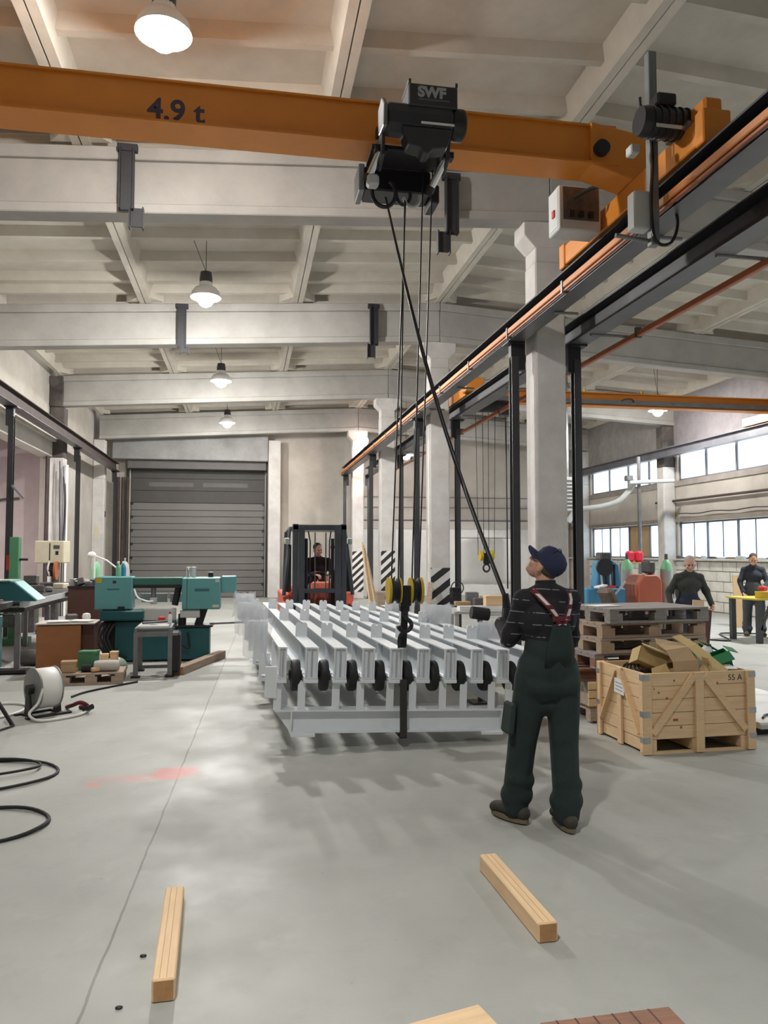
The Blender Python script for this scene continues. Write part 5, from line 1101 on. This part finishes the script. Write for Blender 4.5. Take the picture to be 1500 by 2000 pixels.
# drill press
t = thing('drill_press', 'cream drill press with orange handwheel by the left columns', 'drill press', (-3.95, 17.0, 0))
MB().box(-.28, .28, -.15, .45, 0, .10).build('base', junkgrey, t, bevel=0.01); MB().tube((0, .2, .1), (0, .2, 1.5), .08).build('pillar', junkgrey, t)
hd = MB().box(-.30, .26, -.25, .35, 1.45, 1.91).build('head', cream, t, bevel=0.015); MB().box(-.02, .0, -.255, -.25, 1.50, 1.86).build('seam', blackst, hd); MB().box(.06, .18, -.255, -.25, 1.74, 1.82).build('panel', junkgrey, hd); MB().box(.10, .16, -.255, -.25, 1.62, 1.70).build('knob_plate', blackst, hd)
MB().tube((0, -.1, 1.45), (0, -.1, 1.18), .09).build('quill', blackst, t); MB().box(-.30, .30, -.3, .2, .98, 1.05).build('table', junkgrey, t, bevel=0.01)
w = MB().lathe([(.03, -.02), (.19, -.02), (.19, .02), (.03, .02)], (.14, -.34, 1.30), 'x', 20).build('handwheel', mat('rust_orange', (0.42, 0.12, 0.04), 0.6, var=0.3), t, smooth=True); MB().tube((.0, -.34, 1.30), (.14, -.34, 1.30), .03).build('spindle', blackst, w)
MB().path([(.0, -.3, 1.5), (-.02, -.34, 1.35), (.02, -.36, 1.2)], .02, 7).build('hose', whitep, t)
t = thing('green_pillar_machine', 'green square machine pillar with red strip at the left edge', 'machine', (-4.14, 15.0, 0)); MB().box(-.08, .08, -.08, .1, 0, 1.95).build('pillar', greenpaint, t, bevel=0.01); MB().box(-.13, -.081, -.05, .05, 1.35, 1.62).build('strip', redpaint, t); MB().box(-.2, .25, -.2, .25, 0, .12).build('foot', greenpaint, t); MB().box(.08, .22, -.03, .03, 1.52, 1.56).build('arm', blackst, t); MB().box(.18, .40, -.1, .1, 1.10, 1.25).build('vice', junkgrey, t, bevel=0.01); MB().box(.06, .42, -.06, .06, 1.02, 1.10).build('bracket', junkgrey, t)
# roller conveyor / bench line with teal guard
t = thing('roller_conveyor', 'greasy steel feed conveyor with teal guard along the left edge', 'conveyor', (-3.45, 11.45, 0), 0)
MB().prism([(-.35, 1.27), (.30, 1.27), (.62, 1.0), (.40, 1.0), (.34, 1.12), (-.35, 1.12)], 'y', -.05, .40).build('guard', teal, t, bevel=0.01); MB().prism([(.02, 1.26), (.30, 1.25), (.60, .99), (.18, 1.0)], 'y', -.065, -.05).build('guard_face', tealdk, t); MB().box(-.35, .26, -.10, .42, 1.27, 1.285).build('guard_top', mat('pale_green', (0.35, 0.5, 0.42), 0.5), t)
MB().box(-.5, .10, -.2, 5.0, .86, .96).build('side_beam', junkgrey, t, bevel=0.01); MB().box(-.5, .3, .5, 5.0, .80, .88).build('bed', junkgrey, t, bevel=0.01)
for i in range(8): MB().tube((-.45, .7 + i*.5, .93), (.30, .7 + i*.5, .93), .045, n=12).build('roller', greyst, t, smooth=True)
for y in (0, 1.6, 3.2, 4.8):
    for x in (-.4, .34): MB().box(x - .035, x + .035, y, y + .07, 0, .82).build('leg', [greyst, teal][int(y == 0 and x < 0)], t, bevel=0.005)
MB().box(.02, .16, -.15, -.02, .1, .80).build('teal_leg', teal, t, bevel=0.01); MB().box(.36, .40, .02, 5.0, .90, .98).build('fence', lightgrey, t); MB().box(-.5, .5, -.15, .1, 0.02, .06).build('floor_rail', blackst, t)
MB().box(-.5, .28, .1, .3, .62, .80).build('gear_guard', junkgrey, t, bevel=0.02)
rk = random.Random(5)
cl = [('motor', junkgrey, 'greasy electric motor under the feed conveyor'), ('steel_roll', greyst, 'grey steel roll lying under the feed conveyor'), ('pipe_bundle', junkgrey, 'short dark pipe lying under the feed conveyor'), ('white_tray', whitep, 'white tray under the feed conveyor')]
for i, (nm, m_, l) in enumerate(cl):
    x, y = -3.1 + .06*i, 12.2 + i*.55
    if nm == 'white_tray': tag(MB().box(x, x + .3, y, y + .25, 0, .05).build(nm, m_, bevel=0.01), l, 'tray')
    else: tag(MB().lathe([(.03, -.18), (.10, -.17), (.12, -.1), (.12, .1), (.10, .17), (.03, .18)], (x, y, .121), 'x', 14).build(nm, m_, smooth=True), l, 'machine part')
for i in range(6): tag(MB().cbox((-3.5 + rk.uniform(-.1, .1), 12.3 + i*.6, 1.01 + rk.uniform(.0, .04)), (rk.uniform(.12, .3), rk.uniform(.1, .25), rk.uniform(.06, .14)), (0, 0, rk.uniform(0, 90))).build('machine_offcut', [junkgrey, greyst, cream][i % 3], bevel=0.015), ['dark', 'grey', 'cream', 'second dark', 'second grey', 'second cream'][i] + ' metal offcut on the feed conveyor, counted from the teal guard', 'offcut', 'offcuts on the conveyor')
# pallet with junk
pallet((-2.30, 10.25, 0), 4, 'low pallet with boxes and bottles in front of the brown cabinet', midwood, midwood, W=.78, D=.55, grp='floor pallets')
def lidbox(name, c, sz, rz, m_, label, cat):
    t = thing(name, label, cat, c, rz); w, d, h = sz; MB().box(-w/2, w/2, -d/2, d/2, 0, h).build('body', m_, t, bevel=0.006); MB().box(-w/2 - .004, w/2 + .004, -d/2 - .004, d/2 + .004, h - .03, h + .004).build('lid', m_, t, bevel=0.004); return t
lidbox('carton', (-2.20, 10.42, .146), (.18, .16, .14), 6, card, 'small brown carton on the low pallet, left corner', 'box')
lidbox('green_canister', (-2.0, 10.62, .146), (.22, .18, .24), -8, greenpaint, 'dark green canister box on the low pallet', 'canister')
lidbox('wood_offcut', (-1.80, 10.58, .146), (.10, .07, .20), 12, pinex, 'upright pale wood offcut on the low pallet, left one', 'wood block')
lidbox('wood_offcut', (-1.69, 10.66, .146), (.09, .08, .22), -10, pinex, 'upright pale wood offcut on the low pallet, right one', 'wood block')
tag(MB().lathe([(.01, -.16), (.06, -.15), (.07, -.1), (.07, .1), (.06, .15), (.01, .16)], (-1.74, 10.42, .217), 'x', 14).build('white_roll', mat('dirty_white', (0.6, 0.57, 0.52), 0.8, var=0.3, scale=9), smooth=True), 'dirty white cloth roll on the low pallet', 'roll')
tag(MB().lathe([(.01, -.07), (.05, -.06), (.05, .06), (.01, .07)], (-1.98, 10.40, .197), 'x', 12).build('black_spool', blackpl, smooth=True), 'small black spool on the low pallet', 'spool')
tag(MB().cbox((-1.87, 10.36, .18), (.10, .07, .05), (0, 0, 30)).build('orange_box', mat('pale_orange', (0.62, 0.40, 0.2), 0.7), bevel=0.008), 'small pale orange box on the low pallet', 'box')
tag(MB().sphere((-1.72, 10.95, .13), (.16, .12, .13), 14, 10).build('plastic_bag', mat('green_clear_bag', (0.28, 0.36, 0.30), 0.3), smooth=True), 'pale green plastic bag behind the low pallet', 'bag')
m = MB().path([(-1.35, 10.35, .012), (-1.6, 10.05, .012), (-1.85, 9.7, .012), (-1.95, 9.4, .012)], .012, 6); tag(m.build('floor_cable', blackpl, smooth=True), 'thin black cable running from the low pallet to the reel', 'cable')
# cable reel
t = thing('hose_reel', 'white hose wound on a floor reel with dark stand', 'hose reel', (-2.05, 8.5, 0), 38)
MB().lathe([(.05, -.10), (.20, -.10), (.205, -.095), (.205, .095), (.20, .10), (.05, .10)], (.02, 0, .27), 'x', 32).build('hose_winding', whitep, t, smooth=True)
for x in (-.10, .12): MB().lathe([(.03, 0), (.215, 0), (.215, .008), (.03, .008)], (x, 0, .27), 'x', 32).build('flange', mat('dull_galvanised', (0.30, 0.31, 0.30), 0.5, 0.3), t)
MB().lathe([(.02, -.16), (.05, -.16), (.05, -.09), (.02, -.09)], (0, 0, .27), 'x', 14).build('hub', blackst, t)
for x in (-.14, .16): MB().prism([(-.07, .02), (.07, .02), (.025, .30), (-.025, .30)], 'x', x - .012, x + .012).build('stand_leg', blackst, t)
MB().box(-.22, .24, -.16, -.11, 0, .02).build('base_rail', blackst, t); MB().box(-.22, .24, .11, .16, 0, .02).build('base_rail', blackst, t); MB().box(-.16, -.12, -.16, .16, .0, .021).build('base_cross', blackst, t); MB().box(.14, .18, -.16, .16, 0, .021).build('base_cross', blackst, t)
tag(MB().path([(-1.99, 8.28, .30), (-2.03, 8.26, .16), (-2.10, 8.22, .06), (-1.95, 8.10, .016), (-1.65, 8.35, .016), (-1.62, 8.75, .016), (-1.78, 9.0, .016)], .014, 8).build('white_hose', whitep, smooth=True), 'loose white hose looping on the floor around the reel', 'hose')
tag(MB().path([(-2.95, 8.05, .016), (-2.6, 8.2, .016), (-2.32, 8.5, .016), (-2.30, 8.9, .016), (-2.5, 9.1, .016), (-2.9, 9.05, .016)], .014, 8).build('white_hose', whitep, smooth=True), 'loose white hose arc left of the reel', 'hose')
tag(MB().path([(-1.86, 8.75, .02), (-1.78, 8.62, .06), (-1.68, 8.55, .10), (-1.62, 8.62, .04), (-1.72, 8.72, .02)], .022, 7).build('red_hose_end', darkred, smooth=True), 'dark red hose ends with a black nozzle beside the reel', 'hose')
tag(MB().tube((-1.64, 8.52, .03), (-1.55, 8.46, .07), .028).build('nozzle', blackpl), 'black nozzle lying beside the reel', 'nozzle')
# tripod leg thing at left edge
t = thing('tripod_stand', 'black tripod work stand with red head at the left picture edge', 'stand', (-2.44, 8.0, 0))
for a, b in (((0, 0, .42), (.27, -.05, .0)), ((0, 0, .42), (-.28, -.1, .0)), ((0, 0, .42), (0, .32, 0.0))): MB().bar(a, b, .03, .03).build('leg', blackst, t, bevel=0.004)
MB().cbox((0, 0, .46), (.14, .14, .08)).build('head', blackst, t, bevel=0.01); MB().cbox((.02, 0, .53), (.12, .10, .07)).build('jaw', mat('worn_red', (0.45, 0.16, 0.12), 0.6), t, bevel=0.015)
# black hoses on the floor, left
def loop(cx, cy, rx, ry, a0, a1, k=28): return [(cx + rx*math.cos(R(a0 + (a1-a0)*i/k)), cy + ry*math.sin(R(a0 + (a1-a0)*i/k)), .012 + .004*math.sin(i*.7)) for i in range(k+1)]
tag(MB().path(loop(-1.98, 6.22, .60, .42, -150, 130), .011, 7).build('black_hose', rubber, smooth=True), 'outer black hose coil on the floor at the left edge', 'hose')
tag(MB().path([(p[0], p[1], p[2] + .018) for p in loop(-2.02, 6.38, .48, .24, -160, 150)], .010, 7).build('black_hose', rubber, smooth=True), 'inner black hose coil on the floor at the left edge', 'hose')
tag(MB().path(loop(-1.62, 5.10, .44, .34, -110, 125), .012, 7).build('black_hose', rubber, smooth=True), 'lower single black hose bend at the left edge', 'hose')
tag(MB().path([(-2.17, 7.94, .012), (-2.3, 7.6, .012), (-2.55, 7.2, .012)], .010, 6).build('black_hose', rubber, smooth=True), 'short black hose from the tripod foot', 'hose')
# small debris
for i, (x, y) in enumerate(((-0.44, 3.02), (-0.40, 3.38))): tag(MB().sphere((x, y, .004), (.014, .010, .006)).build('stone', blackst), ['small dark stone near the left beam end', 'small dark stone beside the left beam'][i], 'stone')

# ================================================================== right aisle
# second crane
t = thing('overhead_crane', 'second orange overhead crane over the window aisle', 'crane', (0, 16.1, 0))
MB().ibeam('x', 4.55, 12.4, 0, 4.96, 5.27, .24, .02, .02).build('girder', orange, t)
MB().box(4.55, 12.3, -.16, -.125, 5.00, 5.10).build('festoon_rail', greyst, t)
for x in (4.43, 12.45): MB().box(x - .11, x + .11, -1.3, 1.3, 4.83, 5.05).build('end_carriage', orange, t, bevel=0.01)
for x in (7.5, 8.9): MB().tube((x, 0, 5.27), (x, 0, 5.36), .03).build('lifting_lug', yellow, t)
MB().path([(8.3, -.17, 5.08), (8.4, -.18, 5.12), (8.55, -.18, 5.12), (8.6, -.17, 5.05)], .015, 6).build('cable_loop', blackpl, t)
MB().box(4.25, 4.65, -1.55, -1.30, 4.86, 5.15).build('buffer_block', orange, t, bevel=0.02); MB().lathe([(.02, 0), (.10, 0), (.10, .3), (.02, .3)], (4.2, -1.1, 5.12), 'x', 14).build('drive_motor', blackst, t)
MB().box(12.0, 12.3, -1.0, -.7, 4.9, 5.0).build('end_bracket', orange, t); MB().box(11.2, 11.45, -1.9, -1.75, 4.72, 4.86).build('end_stop', blackst, t)
t = thing('hoist_trolley', 'small black hoist trolley under the second crane', 'hoist', (5.15, 15.85, 0)); MB().box(-.45, .45, -.15, .15, 4.72, 4.93).build('body', blackpl, t, bevel=0.02); MB().lathe([(.02, -.3), (.13, -.3), (.13, .3), (.02, .3)], (0, -.2, 4.80), 'x', 14).build('drum', blackst, t); MB().box(.2, .5, -.3, -.05, 4.6, 4.72).build('motor', darkpl, t, bevel=0.02)
t = thing('hook_block', 'small hook block with yellow sheaves hanging in the window aisle', 'crane hook', (5.08, 15.85, 0))
for sx in (-1, 1): MB().lathe([(.02, -.03), (.11, -.03), (.11, .03), (.02, .03)], (sx*.12, 0, 1.60), 'x', 18).build('sheave', yellow, t)
MB().box(-.06, .06, -.05, .05, 1.42, 1.66).build('body', blackpl, t, bevel=0.01); MB().path([(.07*math.cos(R(a)), 0, 1.34 + .08*math.sin(R(a))) for a in range(0, 361, 24)], .022, 8).build('hook', blackst, t, smooth=True)
for x in (-.2, -.06, .06, .2): MB().path([(x*1.1, 0, 4.7), (x*.9, 0, 1.62)], .007, 5).build('wire_rope', blackst, t)
tag(MB().path([(5.52, 15.8, 4.6), (5.50, 15.7, 2.4), (5.50, 15.7, 0.9)], .016, 6).build('pendant_cable', blackpl), 'black pendant cable hanging in the window aisle', 'cable')
# white tarp screen
t = thing('welding_screen', 'large white tarpaulin screen on a frame behind the right hook', 'screen', (6.72, 24.0, 0))
n_ = 16; vs = []; fs = []; rk = random.Random(2)
for a in range(n_ + 1):
    for b in range(7): vs.append((2.02*a/n_, rk.uniform(-.03, .03), .66 + 1.47*b/6 + (rk.uniform(-.03, .0) if b == 0 else 0)))
for a in range(n_):
    for b in range(6): fs.append((a*7+b, (a+1)*7+b, (a+1)*7+b+1, a*7+b+1))
o = MB().add(vs, fs).build('tarp', tarpm, t, smooth=True); s = o.modifiers.new('s', 'SOLIDIFY'); s.thickness = .01
for x in (0.0, 2.02): MB().tube((x, .05, 0), (x, .05, 2.15), .02).build('post', greyst, t)
MB().tube((0, .05, 2.14), (2.02, .05, 2.14), .018).build('top_rail', greyst, t)
# timber and steel stock behind the frame
rk = random.Random(9)
for i in range(6):
    y = 19.6 + i*.25; x = 5.9 + (i % 3)*.45
    hh = rk.uniform(.35, .62); tag(MB().cbox((x + .2, y, hh/2), (.35, .22, hh), (0, 0, rk.uniform(-10, 10))).build('stacked_goods', [junkgrey, lightgrey, midwood, greyst, cream, blackst][i], bevel=0.02), ['dark steel bin among goods below the white screen', 'light grey bin among goods below the white screen', 'wooden box among goods below the white screen', 'steel drum box among goods below the white screen', 'cream box among goods below the white screen', 'black box among goods below the white screen'][i], 'box', 'goods below the screen')
pallet((2.62, 9.4, 0), 3, 'fresh pine pallet behind the frame at the workers left', pinex, pinex, W=.82, D=.7, grp='floor pallets'); 
t = thing('stock_rack', 'low rack with pale steel stock and pine blocks behind the frame', 'rack', (2.9, 10.5, 0), 2)
for x in (0, 1.5):
    for y in (0, .7): MB().box(x, x + .06, y, y + .06, 0, .80).build('leg', lightgrey, t)
for z in (.40, .80): MB().box(-.02, 1.6, -.02, .8, z, z + .04).build('shelf', lightgrey, t, bevel=0.004)
tag(MB().box(3.0, 4.3, 10.6, 10.75, .842, .90).build('steel_stock', whitep), 'white steel flat bar on the low rack', 'metal bar'); tag(MB().box(3.1, 4.4, 10.85, 11.05, .842, .88).build('steel_stock', greyst), 'grey steel bar at the back of the low rack', 'metal bar')
lidbox('pine_block', (3.55, 10.72, .902), (.30, .12, .14), 4, pinex, 'pine block on the low rack beside the worker', 'wood block'); lidbox('pine_block', (3.15, 11.0, .882), (.22, .10, .06), -6, ply, 'flat pine piece on the low rack', 'wood block')
lidbox('pine_chest', (3.02, 9.75, .146), (.70, .40, .34), 3, pinex, 'pine box standing on the pallet behind the frame', 'box')
tag(MB().lathe([(.01, -.14), (.09, -.14), (.10, -.1), (.10, .1), (.09, .14), (.01, .14)], (3.1, 9.78, .594), 'x', 18).build('teal_motor', mat('teal_grey', (0.13, 0.28, 0.30), 0.5), smooth=True), 'teal electric motor on the pine box', 'motor')
o = thing('crank_pipe', 'dark pipe end with crank sticking up right of the frame', 'pipe', (2.58, 8.3, 0)); MB().tube((0, 0, 0), (0, 0, .93), .03).build('post', postst, o); MB().tube((-.10, 0, 1.0), (.10, 0, .97), .07).build('pipe_end', blackst, o); MB().box(-.12, .12, -.12, .12, 0, .02).build('foot', postst, o)
# leaning battens and boards by the columns
for i in range(5): tag(MB().bar((3.25 + i*.05, 19.9, 0), (3.05 + i*.03, 20.3, 1.95 - i*.08), .05, .025).build('wood_batten', [pinex, midwood, ply, pinex, midwood][i]), ['leftmost and tallest', 'second', 'middle', 'fourth', 'rightmost and shortest'][i] + ' batten of the bundle leaning behind the hook block', 'batten', 'leaning battens')
tag(MB().bar((3.55, 14.95, 0), (3.76, 15.5, 1.05), .10, .03).build('leaning_plank', midwood), 'worn plank leaning on the column with bold stripes', 'plank')
o = thing('cable_winder', 'black wire wheel hung on a bin right of the bold-striped column', 'reel', (4.25, 15.2, 0)); MB().path([(.13*math.cos(R(a)), 0, .95 + .13*math.sin(R(a))) for a in range(0, 361, 20)], .012, 6).build('ring', blackst, o); MB().box(-.10, .10, .02, .25, 0, .95).build('bin', blackst, o, bevel=0.02); MB().bar((0, 0, .82), (0, 0, 1.08), .015, .015).build('spoke', blackst, o)
tag(MB().cbox((3.62, 21.2, .3), (.4, .3, .6)).build('rubble_bin', midwood, bevel=0.03), 'small wooden bin at the foot of the third column', 'bin'); tag(MB().cbox((3.5, 26.9, .2), (.5, .4, .4)).build('debris_box', card, bevel=0.03), 'brown box at the foot of the farthest column', 'box')
# blue bending machine
t = thing('blue_machine', 'blue metalworking machine with dark head beyond the pallets', 'machine', (6.05, 13.0, 0))
MB().box(0, .75, 0, .5, .70, 1.02).build('table', bluepaint, t, bevel=0.02); MB().box(.05, .7, .05, .45, 0, .70).build('base', junkgrey, t, bevel=0.02); MB().prism([(.25, 1.02), (.75, 1.02), (.70, 1.45), (.50, 1.58), (.30, 1.50)], 'y', .15, .42).build('head', bluepaint, t, bevel=0.02)
MB().lathe([(.02, 0), (.16, 0), (.16, .06), (.02, .06)], (.38, .05, 1.40), 'y', 18).build('wheel', blackst, t); MB().cbox((.42, .2, 1.60), (.22, .22, .14)).build('motor', junkgrey, t, bevel=0.02); MB().bar((.45, -.05, .85), (.72, -.05, 1.15), .03, .03).build('lever', lightgrey, t)
for i in range(4): MB().tube((.34 + .08*i, .1, 1.05), (.30 + .09*i, .08, 1.45), .02).build('piston', [brightst, blackst][i % 2], t)
MB().cbox((.25, -.02, 1.06), (.20, .14, .03), (0, -10, 12)).build('paper', paper, t); MB().cbox((.45, -.02, 1.05), (.14, .10, .04)).build('red_tray', redpaint, t)
tag(MB().cbox((5.75, 11.6, .96), (.14, .30, .30), (0, -30, 20)).build('worn_casting', mat('brown_casting', (0.20, 0.15, 0.12), 0.7, var=0.4, scale=12), bevel=0.04), 'brown worn casting on a bench behind the pallets', 'casting')
t = thing('work_bench', 'low steel bench behind the pallet stack', 'bench', (5.35, 11.3, 0)); MB().box(0, 1.1, 0, .7, .74, .80).build('top', greyst, t, bevel=0.005)
for x in (.03, 1.0):
    for y in (.03, .6): MB().box(x, x + .06, y, y + .06, 0, .74).build('leg', junkgrey, t)
# red welder
t = thing('welding_machine', 'orange-red welding machine with grey hose head behind the pallets', 'welder', (7.0, 12.9, 0)); MB().prism([(0, .55), (.46, .55), (.46, 1.18), (.36, 1.26), (.12, 1.26), (0, 1.10)], 'y', 0, .6).build('body', mat('welder_red', (0.50, 0.12, 0.06), 0.5, var=0.1), t, bevel=0.02); MB().box(-.02, .48, -.02, .62, .0, .55).build('cart', blackst, t, bevel=0.02); MB().lathe([(.02, -.05), (.12, -.05), (.12, .05), (.02, .05)], (.32, .2, 1.38), 'x', 16).build('wire_spool', greyst, t); MB().cbox((.3, .2, 1.40), (.14, .3, .22)).build('feeder', junkgrey, t, bevel=0.03); MB().box(.01, .45, -.006, 0, .70, .74).build('stripe', dkbrown, t)
for i, (x, y, l) in enumerate(((7.72, 13.2, 'grey gas cylinder with green shoulder beside the man in olive'), (7.22, 13.75, 'green-shouldered gas cylinder behind the red welder'))):
    o = thing('gas_cylinder', l, 'gas cylinder', (x, y, 0), group='cylinders in the window aisle'); MB().lathe([(.115, 0), (.115, 1.33)], n=18).build('body', cylgrey, o, smooth=True); MB().lathe([(.115, 1.33), (.10, 1.45), (.05, 1.52), (.03, 1.54)], n=18).build('shoulder', cylgreen, o, smooth=True); MB().tube((0, 0, 1.54), (0, 0, 1.64), .03).build('valve', junkgrey, o)
for i in range(2): tag(MB().cbox((9.56 + .24*i, 18.05, 1.57), (.20, .2, .28)).build('red_canister', mat('bright_red', (0.75, 0.02, 0.06), 0.5), bevel=0.05), ['red canister on the shelf board, left one', 'red canister on the shelf board, right one'][i], 'canister')
t = thing('shelf_stand', 'tall shelf board carrying two red canisters', 'shelf', (9.35, 17.9, 0)); MB().box(0, .8, 0, .3, 1.39, 1.43).build('board', ply, t); MB().box(0, .04, .0, .3, 0, 1.39).build('side', greyst, t); MB().box(.76, .8, .0, .3, 0, 1.39).build('side', greyst, t)
# things along the window wall
tag(MB().bar((10.9, 15.6, 0), (10.95, 15.75, 1.15), .24, .02).build('leaning_board', ply), 'brown plywood board standing left of the man in navy', 'board')
t = thing('welding_table', 'steel welding table with yellow-lit edge at the right picture edge', 'table', (9.2, 12.7, 0)); MB().box(0, 1.2, 0, .9, .79, .82).build('top', mat('yellow_lit_edge', (0.55, 0.45, 0.05), 0.5), t)  # yellow of a lit edge line, painted over the whole grey top
for x in (.06, 1.1):
    for y in (0.02, .8): MB().box(x, x + .09, y, y + .09, 0, .79).build('leg', postst, t)
MB().bar((.12, .05, .25), (.35, .05, .75), .06, .04).build('strut', postst, t)
lidbox('yellow_case', (9.48, 12.85, .822), (.24, .2, .12), 0, yellow, 'yellow tool case on the welding table', 'case'); tag(MB().cbox((9.46, 12.85, 1.0), (.14, .12, .09), (0, 0, 20)).build('red_tool', redpaint, bevel=0.02), 'red power tool on the yellow case', 'tool')
t = thing('angle_grinder_cart', 'dark machine with round guard against the block wall', 'machine', (11.2, 18.4, 0)); MB().lathe([(.02, -.06), (.24, -.06), (.24, .06), (.02, .06)], (0, 0, .62), 'x', 20).build('guard', blackst, t); MB().box(-.25, .25, -.1, .3, 0, .45).build('base', lightgrey, t, bevel=0.03); MB().bar((-.4, 0, 0), (-.15, .1, .85), .05, .05).build('leaning_bar', blackst, t)
tag(MB().path([(8.2, 12.6, .012), (8.6, 13.4, .012), (9.0, 13.2, .012), (9.6, 14.4, .012), (10.3, 14.2, .012)], .018, 6).build('floor_cable', blackpl, smooth=True), 'black cable snaking over the floor behind the pallets', 'cable')
rk = random.Random(21)
for i in range(16): tag(MB().cbox((12.93, 15.9 + i*.42, 1.49 + .04), (.12, rk.uniform(.12, .3), rk.uniform(.05, .12)), (0, 0, rk.uniform(-8, 8))).build('ledge_clutter', [whitep, junkgrey, lightgrey, card][i % 4], bevel=0.02), ['white', 'dark', 'light grey', 'brown'][i % 4] + ' item on the window ledge, ' + ['nearest', 'second', 'third', 'farthest'][i // 4] + ' of its colour', 'clutter', 'clutter on the window ledge')
# unseen strip lamp added to brighten the annex
t = thing('annex_fill_lamp', 'unseen strip lamp added under the roof of the left annex', 'lamp', (-6.8, 18.0, 4.81)); MB().box(-.06, .06, -.6, .6, 0, .08).build('housing', whitep, t); MB().box(-.04, .04, -.58, .58, -.03, 0).build('tube', lampmat('tube_glow', (1, .95, .95), 6), t)
L = bpy.data.lights.new('annex_fill_light', 'AREA'); L.shape = 'RECTANGLE'; L.size = .1; L.size_y = 1.2; L.energy = 170; L.color = (1, .93, .95); lo_ = bpy.data.objects.new('annex_fill_light', L); COL.objects.link(lo_); lo_.parent = t; lo_.location = (0, 0, -.06)

t = thing('cable_bundle', 'bundle of dark cables running down the sooty left column', 'cables', (-4.78, 21.5, 0))
for i in range(4): MB().path([(i*.05 - .1, 0, 4.1 - i*.2), (i*.05 - .08 + .03*math.sin(i), -.02, 3.0), (i*.04 - .06, 0, 2.0), (i*.05 - .1, -.02, 1.0), (i*.05 - .1, 0, 0.0)], .014, 6).build('cable', [blackpl, greyst, blackpl, junkgrey][i], t, smooth=True)
t = thing('bench_vice', 'greasy dark vice beside the drill press', 'vice', (-4.55, 17.4, 0)); MB().box(-.2, .2, -.2, .2, 0, .9).build('pedestal', junkgrey, t, bevel=.01); MB().box(-.15, .05, -.1, .1, .9, 1.08).build('jaw', junkgrey, t, bevel=.015); MB().box(.08, .2, -.1, .1, .9, 1.06).build('jaw', junkgrey, t, bevel=.015); MB().tube((.2, 0, .97), (.38, 0, .97), .02).build('screw', greyst, t)
t = thing('steel_rod_rack', 'low rack of steel bars on the floor behind the brown cabinet', 'rack', (-3.3, 12.6, 0))
MB().box(.55, .62, 0, 2.2, 0, .06).build('skid', junkgrey, t)
for i in range(4): MB().tube((.50 + .06*i, -.1, .075 + .02*(i % 2)), (.52 + .06*i, 2.4, .075 + .02*(i % 2)), .02, n=8).build('bar', [greyst, junkgrey][i % 2], t)
